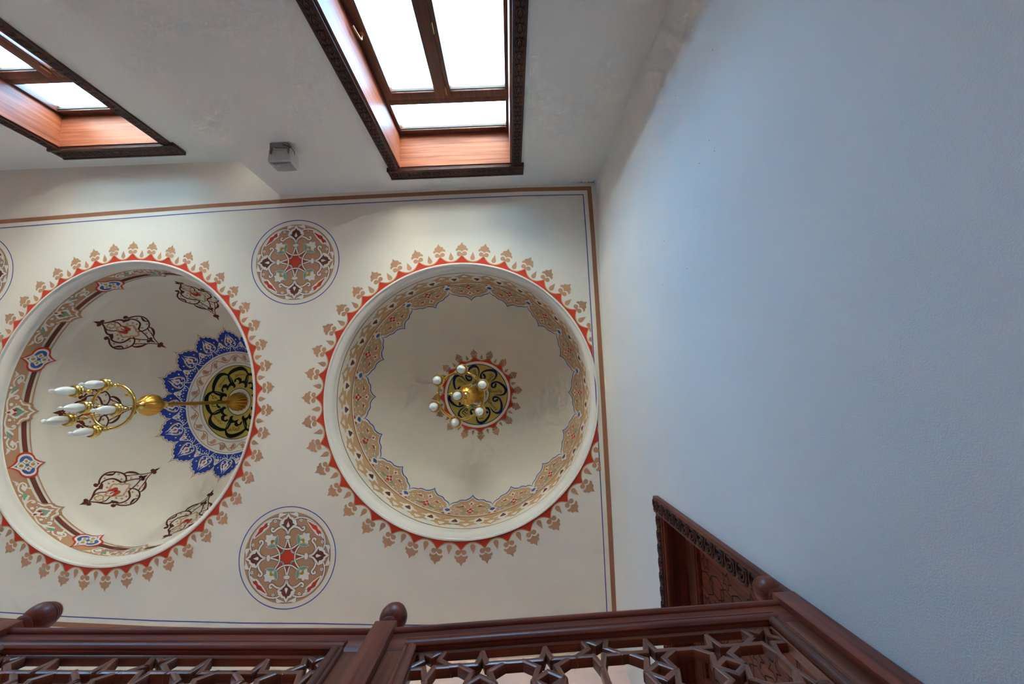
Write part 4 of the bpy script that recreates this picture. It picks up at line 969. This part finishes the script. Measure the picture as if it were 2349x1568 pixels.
def section(name, pos, ang, s0, s1, label):
    """panel between two newels: local x along, y = depth away from the viewer, z from the gallery floor"""
    zz = lambda v: v - Z0
    sec = MB(); sec.box(s0 + .034, s1 - .034, .020, .055, zz(1.150), zz(1.236), 'mahogany_X', .002); sec = sec.build(name, bal, smooth=True); sec.location = (pos.x - MID.x, pos.y - MID.y, 0); sec.rotation_euler[2] = ang
    tag(sec, label)
    sweep('handrail', [(.058, zz(1.223)), (.058, zz(1.242)), (.050, zz(1.247)), (.024, zz(1.247)), (.015, zz(1.244)), (.010, zz(1.238)), (.009, zz(1.231)), (.012, zz(1.226)), (.018, zz(1.223))], s0 + .034, s1 - .034, False, 'mahogany_X', sec, 'rounded handrail')
    bead = lambda o, sg: [(.022, o), (.022, o + sg * .036), (.015, o + sg * .036), (.011, o + sg * .033), (.0095, o + sg * .028), (.012, o + sg * .025), (.0145, o + sg * .0235), (.011, o + sg * .022), (.007, o + sg * .016), (.006, o + sg * .010), (.009, o + sg * .004), (.014, o)]
    a, b = s0 + .086, s1 - .086
    sweep('panel_moulding', bead(zz(1.152), 1), a, b, False, 'mahogany_X', sec, 'stepped moulding around the panel')
    sweep('panel_moulding', bead(zz(.36), -1), a, b, False, 'mahogany_X', sec)
    for (x, sg) in ((s0, 1), (s1, -1)):
        mb = MB(); mb.box(min(x + sg * .034, x + sg * .088), max(x + sg * .034, x + sg * .088), .020, .055, zz(.20), zz(1.150), 'mahogany_warm_Z', .002); mb.build('panel_stile', sec, smooth=True)
        sweep('panel_moulding', bead(x + sg * .118, -sg), zz(.36), zz(1.153), True, 'mahogany_warm_Z', sec)
        h = .009; xx = x + sg * .110
        sweep('lattice_border', [(.030, xx - h), (.0285, xx - h + .003), (.0285, xx + h - .003), (.032, xx + h), (.054, xx + h), (.054, xx - h)], zz(.37), zz(1.160), True, 'lattice_wood_Z', sec)
    mb = MB(); mb.box(s0 + .034, s1 - .034, .020, .055, zz(.20), zz(.36), 'mahogany_X', .002); mb.build('bottom_rail', sec, smooth=True)
    sweep('lattice_border', [(.054, zz(1.144)), (.034, zz(1.144)), (.0305, zz(1.147)), (.0285, zz(1.152)), (.0285, zz(1.166)), (.034, zz(1.170)), (.054, zz(1.170))], s0 + .10, s1 - .10, False, 'lattice_wood_X', sec, 'upper bar of the lattice')
    # pierced lattice: five-pointed stars of crossing bars
    rho = .0627; zc = 1.0909 - .309 * rho; za = 1.0909 + .309 * rho; mid = (s0 + s1) / 2; K = (s1 - s0) / 1.222
    xs = []
    for j in (-1, 0, 1):
        c = mid + j * .446 * K; xs += [(c, 'A'), (c + .138 * K, 'B'), (c + .308 * K, 'B')]
    xs = sorted([(x, t) for x, t in xs if s0 + .11 < x < s1 - .11] + ([(mid - .308 * K, 'B'), (mid - .138 * K, 'B')] if False else []))
    xs = sorted(set((round(x, 4), t) for x, t in xs)); m = .1270 * 2
    full = .7265 * rho; bm = bar_mesh(full + .009, .0165, .024, 'lattice_bar', 'lattice_wood_X')
    low = MB(); cnt = 0
    def put(x, z, th, mesh, lowrow, L=full + .009):
        nonlocal cnt
        if lowrow:
            h = .00825; c_, s_ = cos(th), sin(th)
            vs = []
            for ee in (-1, 1):
                for (p, q) in ((-h, .052), (-h, .034), (-h + .004, .030), (h - .004, .030), (h, .034), (h, .052)):
                    vs.append((x + ee * L / 2 * c_ - p * s_, q, zz(z) + ee * L / 2 * s_ + p * c_))
            low.add(vs, [(i, (i + 1) % 6, 6 + (i + 1) % 6, 6 + i) for i in range(6)] + [(0, 1, 2, 3, 4, 5), (6, 7, 8, 9, 10, 11)], 'lattice_wood_X'); return
        o = link('lattice_bar', mesh, sec); o.location = (x, .030 + .0003 * (cnt % 5), zz(z)); o.rotation_euler[1] = -th; cnt += 1
    links = {}
    for r_ in range(6):
        mir = r_ % 2; sh = (r_ // 2) * m
        f = (lambda v: v - sh) if not mir else (lambda v: 2 * 1.0208 - v - sh)
        lowrow = r_ > 1
        for i, (x, t) in enumerate(xs):
            up = (t == 'B') != bool(mir); c = f(zc if t == 'B' else za)
            pts = [(x + K * rho * cos(pi / 2 * (1 if up else -1) + 2 * pi * k / 5), c + rho * sin(pi / 2 * (1 if up else -1) + 2 * pi * k / 5)) for k in range(5)]
            for k in range(5):
                (xa, z_a), (xb, z_b) = pts[k], pts[(k + 2) % 5]
                th = atan2(z_b - z_a, xb - xa)
                for f_ in (.191, .809):
                    zm = z_a + (z_b - z_a) * f_
                    if zm > 1.150: continue
                    put(xa + (xb - xa) * f_, zm, th, bm, lowrow)
            hz = f(1.0909)
            xn = xs[i + 1][0] if i + 1 < len(xs) else s1 - .10
            ga, gb = x + .951 * rho * K, (xn - .951 * rho * K if i + 1 < len(xs) else s1 - .10)
            spans = [(ga, gb)] + ([(s0 + .10, x - .951 * rho * K)] if i == 0 else [])
            for (p, q) in spans:
                if q - p < .004: continue
                L = round(q - p + .010, 4)
                if not lowrow and L not in links: links[L] = bar_mesh(L, .0165, .024, 'lattice_bar', 'lattice_wood_X')
                put((p + q) / 2, hz, 0, links.get(L), lowrow, L)
            if t == 'A' and not mir:
                L = 2 * ((f(za) - rho) - f(1.0208)) + .01
                if L not in links: links[L] = bar_mesh(L, .0165, .024, 'lattice_bar', 'lattice_wood_X')
                put(x, f(1.0208), pi / 2, links[L], lowrow, L)
    o = low.build('lattice_lower', sec); tag(o, 'lower part of the pierced lattice', kind='stuff')
    return sec
section('balustrade_panel', MID, angR, 0.0, (RGT - MID).length, 'lattice panel ending at the pale wall')
section('balustrade_panel', MID, angL, -(MID - LFT).length, 0.0, 'lattice panel between the middle and far newel posts')

# ================================================================== CHANDELIERS
def chandelier(D, label, zball, zring, nb, phase, rb, zc_):
    root = empty('chandelier', (D['c'][0], D['c'][1], ZC)); tag(root, label, 'chandelier', 'brass chandeliers hanging from the domes')
    za = D['zd'] + D['h'] - .006; Bs = 'brass_satin'; Br = 'brass'
    zb = zball - ZC; zr = zring - ZC; zk = zc_ - ZC
    mb = MB(); mb.lathe([(.108, za), (.116, za - .010), (.112, za - .035), (.100, za - .075), (.078, za - .115), (.052, za - .145), (.032, za - .160)], 128, Bs, flute=lambda a, t: 1 + .20 * sin(pi * (.15 + .8 * t)) * (abs(cos(8 * a)) ** .7 - .6)); tag(mb.build('canopy', root, smooth=True), 'fluted brass ceiling canopy')
    mb = MB(); mb.lathe([(.032, za - .155), (.040, za - .166), (.030, za - .178), (.026, za - .190), (.030, za - .200), (.022, za - .212), (.020, za - .25), (.020, zb + .15)], 20, Bs); mb.build('stem', root, smooth=True)
    mb = MB(); mb.lathe([(.020, zb + .18), (.028, zb + .175), (.036, zb + .16), (.026, zb + .145), (.028, zb + .12), (.036, zb + .105), (.030, zb + .09)], 20, Br); mb.build('collar', root, smooth=True)
    mb = MB(); mb.lathe([(.002, zb - .098)] + [(.104 * sin(pi * k / 20), zb - .098 * cos(pi * k / 20)) for k in range(1, 20)] + [(.002, zb + .098)], 96, Bs, flute=lambda a, t: 1 + .06 * (abs(cos(6 * a)) ** .5 - .6)); tag(mb.build('gadrooned_ball', root, smooth=True), 'ribbed golden ball')
    mb = MB(); mb.lathe([(.036, zb - .085), (.040, zb - .097), (.028, zb - .108), (.020, zb - .118), (.028, zb - .130), (.024, zb - .142), (.010, zb - .150), (0, zb - .152)], 24, Br); mb.build('lower_cap', root, smooth=True)
    mb = MB(); Rr = rb * .93
    mb.tube([(Rr * cos(2 * pi * k / 72), Rr * sin(2 * pi * k / 72), zr) for k in range(72)], .0125, Br, 12, closed=True); tag(mb.build('hoop', root, smooth=True), 'brass hoop')
    for k in range(3):
        a = radians(phase + 30 + 120 * k); p0 = Vector((.018 * cos(a), .018 * sin(a), zb - .135)); p1 = Vector((Rr * cos(a), Rr * sin(a), zr)); pm_ = p0.lerp(p1, .5)
        mb = MB(); mb.tube([p0, pm_], .0035, Br, 6); mb.tube([pm_, p1], .0035, Br, 6); mb.sphere(tuple(pm_), .020, Br, 14, 9); mb.sphere(tuple(pm_.lerp(p1, .12)), .011, Br, 10, 7); mb.sphere(tuple(p1), .016, Br, 12, 8); mb.build('suspension_rod', root, smooth=True)
    mb = MB(); mb.tube([(0, 0, zb - .15), (0, 0, zk + .03)], .003, Br, 6); mb.build('centre_rod', root)
    cup = MB(); cup.lathe([(0, .052), (.010, .050), (.014, .040), (.032, .036), (.046, .028), (.051, .019), (.046, .011), (.048, .004), (.055, -.005), (.052, -.014), (.045, -.020), (.045, -.026), (.036, -.028), (.030, -.012)], 28, Br); cup = cup.mesh('lamp_cup', smooth=True)
    gl = MB(); gl.lathe([(.029, -.012), (.032, -.030), (.036, -.055), (.0365, -.078), (.033, -.103), (.025, -.126), (.014, -.142), (.009, -.149), (.008, -.152)], 24, 'milk_glass'); gl = gl.mesh('lamp_glass', smooth=True)
    ti = MB(); ti.lathe([(.008, -.149), (.010, -.154), (.0155, -.163), (.0165, -.172), (.012, -.182), (0, -.187)], 16, 'milk_glass'); ti = ti.mesh('glass_tip', smooth=True)
    nub = MB(); nub.sphere((0, 0, 0), .019, Br, 14, 9); nub.lathe([(.008, .030), (.013, .018), (.008, .010)], 12, Br); nub.lathe([(.008, -.030), (.013, -.018), (.008, -.010)], 12, Br); nub.tube([(0, 0, .05), (0, 0, -.10)], .0045, Br, 6); nub = nub.mesh('lamp_arm', smooth=True)
    spots = [(rb * cos(radians(phase + 360 / nb * k)), rb * sin(radians(phase + 360 / nb * k)), zk) for k in range(nb)] + [(0, 0, zk - .05)]
    for (x, y, z) in spots:
        arm = link('lamp_arm', nub, root, (x * .97, y * .97, (z + zr) / 2 + .01 if (x or y) else z + .12))
        c = link('lamp_cup', cup, root, (x, y, z)); g = link('lamp_glass', gl, root, (x, y, z)); link('glass_tip', ti, g)
    return root
chandelier(DOMES[0], 'brass chandelier with seven glass candle lamps hanging in the dome nearest the pale wall', 3.95, 3.47, 6, -81.7, .226, 3.345)
chandelier(DOMES[1], 'brass chandelier with six glass candle lamps on a long stem in the red diamond dome', 3.79, 3.44, 5, 8, .205, 3.26)

# ================================================================== WALL SPEAKER
sp = empty('wall_speaker', (-1.725, WB, 2.805), scale=(.80, .88, .74)); tag(sp, 'small pale grey loudspeaker bracketed to the window wall', 'speaker')
mb = MB(); prof = [(.045, -.070), (.150, -.085), (.170, -.080), (.178, -.040), (.180, .0), (.178, .040), (.170, .075), (.150, .082), (.045, .060)]
mb.extrude(prof, -.112, .112, lambda p, q, a: (a, p, q), 'speaker_plastic'); body = mb.build('cabinet', sp); 
bv = body.modifiers.new('soft_edges', 'BEVEL'); bv.width = .010; bv.segments = 3; bv.limit_method = 'ANGLE'; bv.angle_limit = radians(50)
mb = MB(); n = 10; vs = []; fs = []
for i in range(n + 1):
    t = -1 + 2 * i / n
    for j in range(n + 1):
        s_ = -1 + 2 * j / n; vs.append((t * .100, .1815 + .012 * (1 - t * t) * (1 - .5 * s_ * s_), s_ * .070))
fs = [(i * (n + 1) + j, (i + 1) * (n + 1) + j, (i + 1) * (n + 1) + j + 1, i * (n + 1) + j + 1) for i in range(n) for j in range(n)]
mb.add(vs, fs, 'speaker_grille'); tag(mb.build('grille', sp, smooth=True), 'curved perforated grille')
mb = MB(); mb.box(-.075, .085, .0, .012, -.095, -.02, 'bracket_metal', .002); mb.box(-.085, -.078, .006, .10, -.100, -.06, 'bracket_metal'); mb.box(.085, .092, .006, .10, -.100, -.06, 'bracket_metal'); mb.box(-.085, .092, .006, .05, -.102, -.096, 'bracket_metal'); tag(mb.build('bracket', sp, smooth=True), 'grey metal wall bracket')
mb = MB(); mb.tube(cr3 if False else [(.03, .004, -.09), (.05, .03, -.110), (.09, .045, -.112), (.118, .05, -.09), (.122, .06, -.04), (.112, .07, -.01)], .003, 'cable_black', 8); mb.build('cable', sp, smooth=True)
for (x, z_) in ((-.02, -.048), (-.065, -.05)):
    mb = MB(); mb.box(x - .011, x + .011, .186, .194, z_ - .006, z_ + .006, 'paint_white', .001); mb.build('badge', sp)
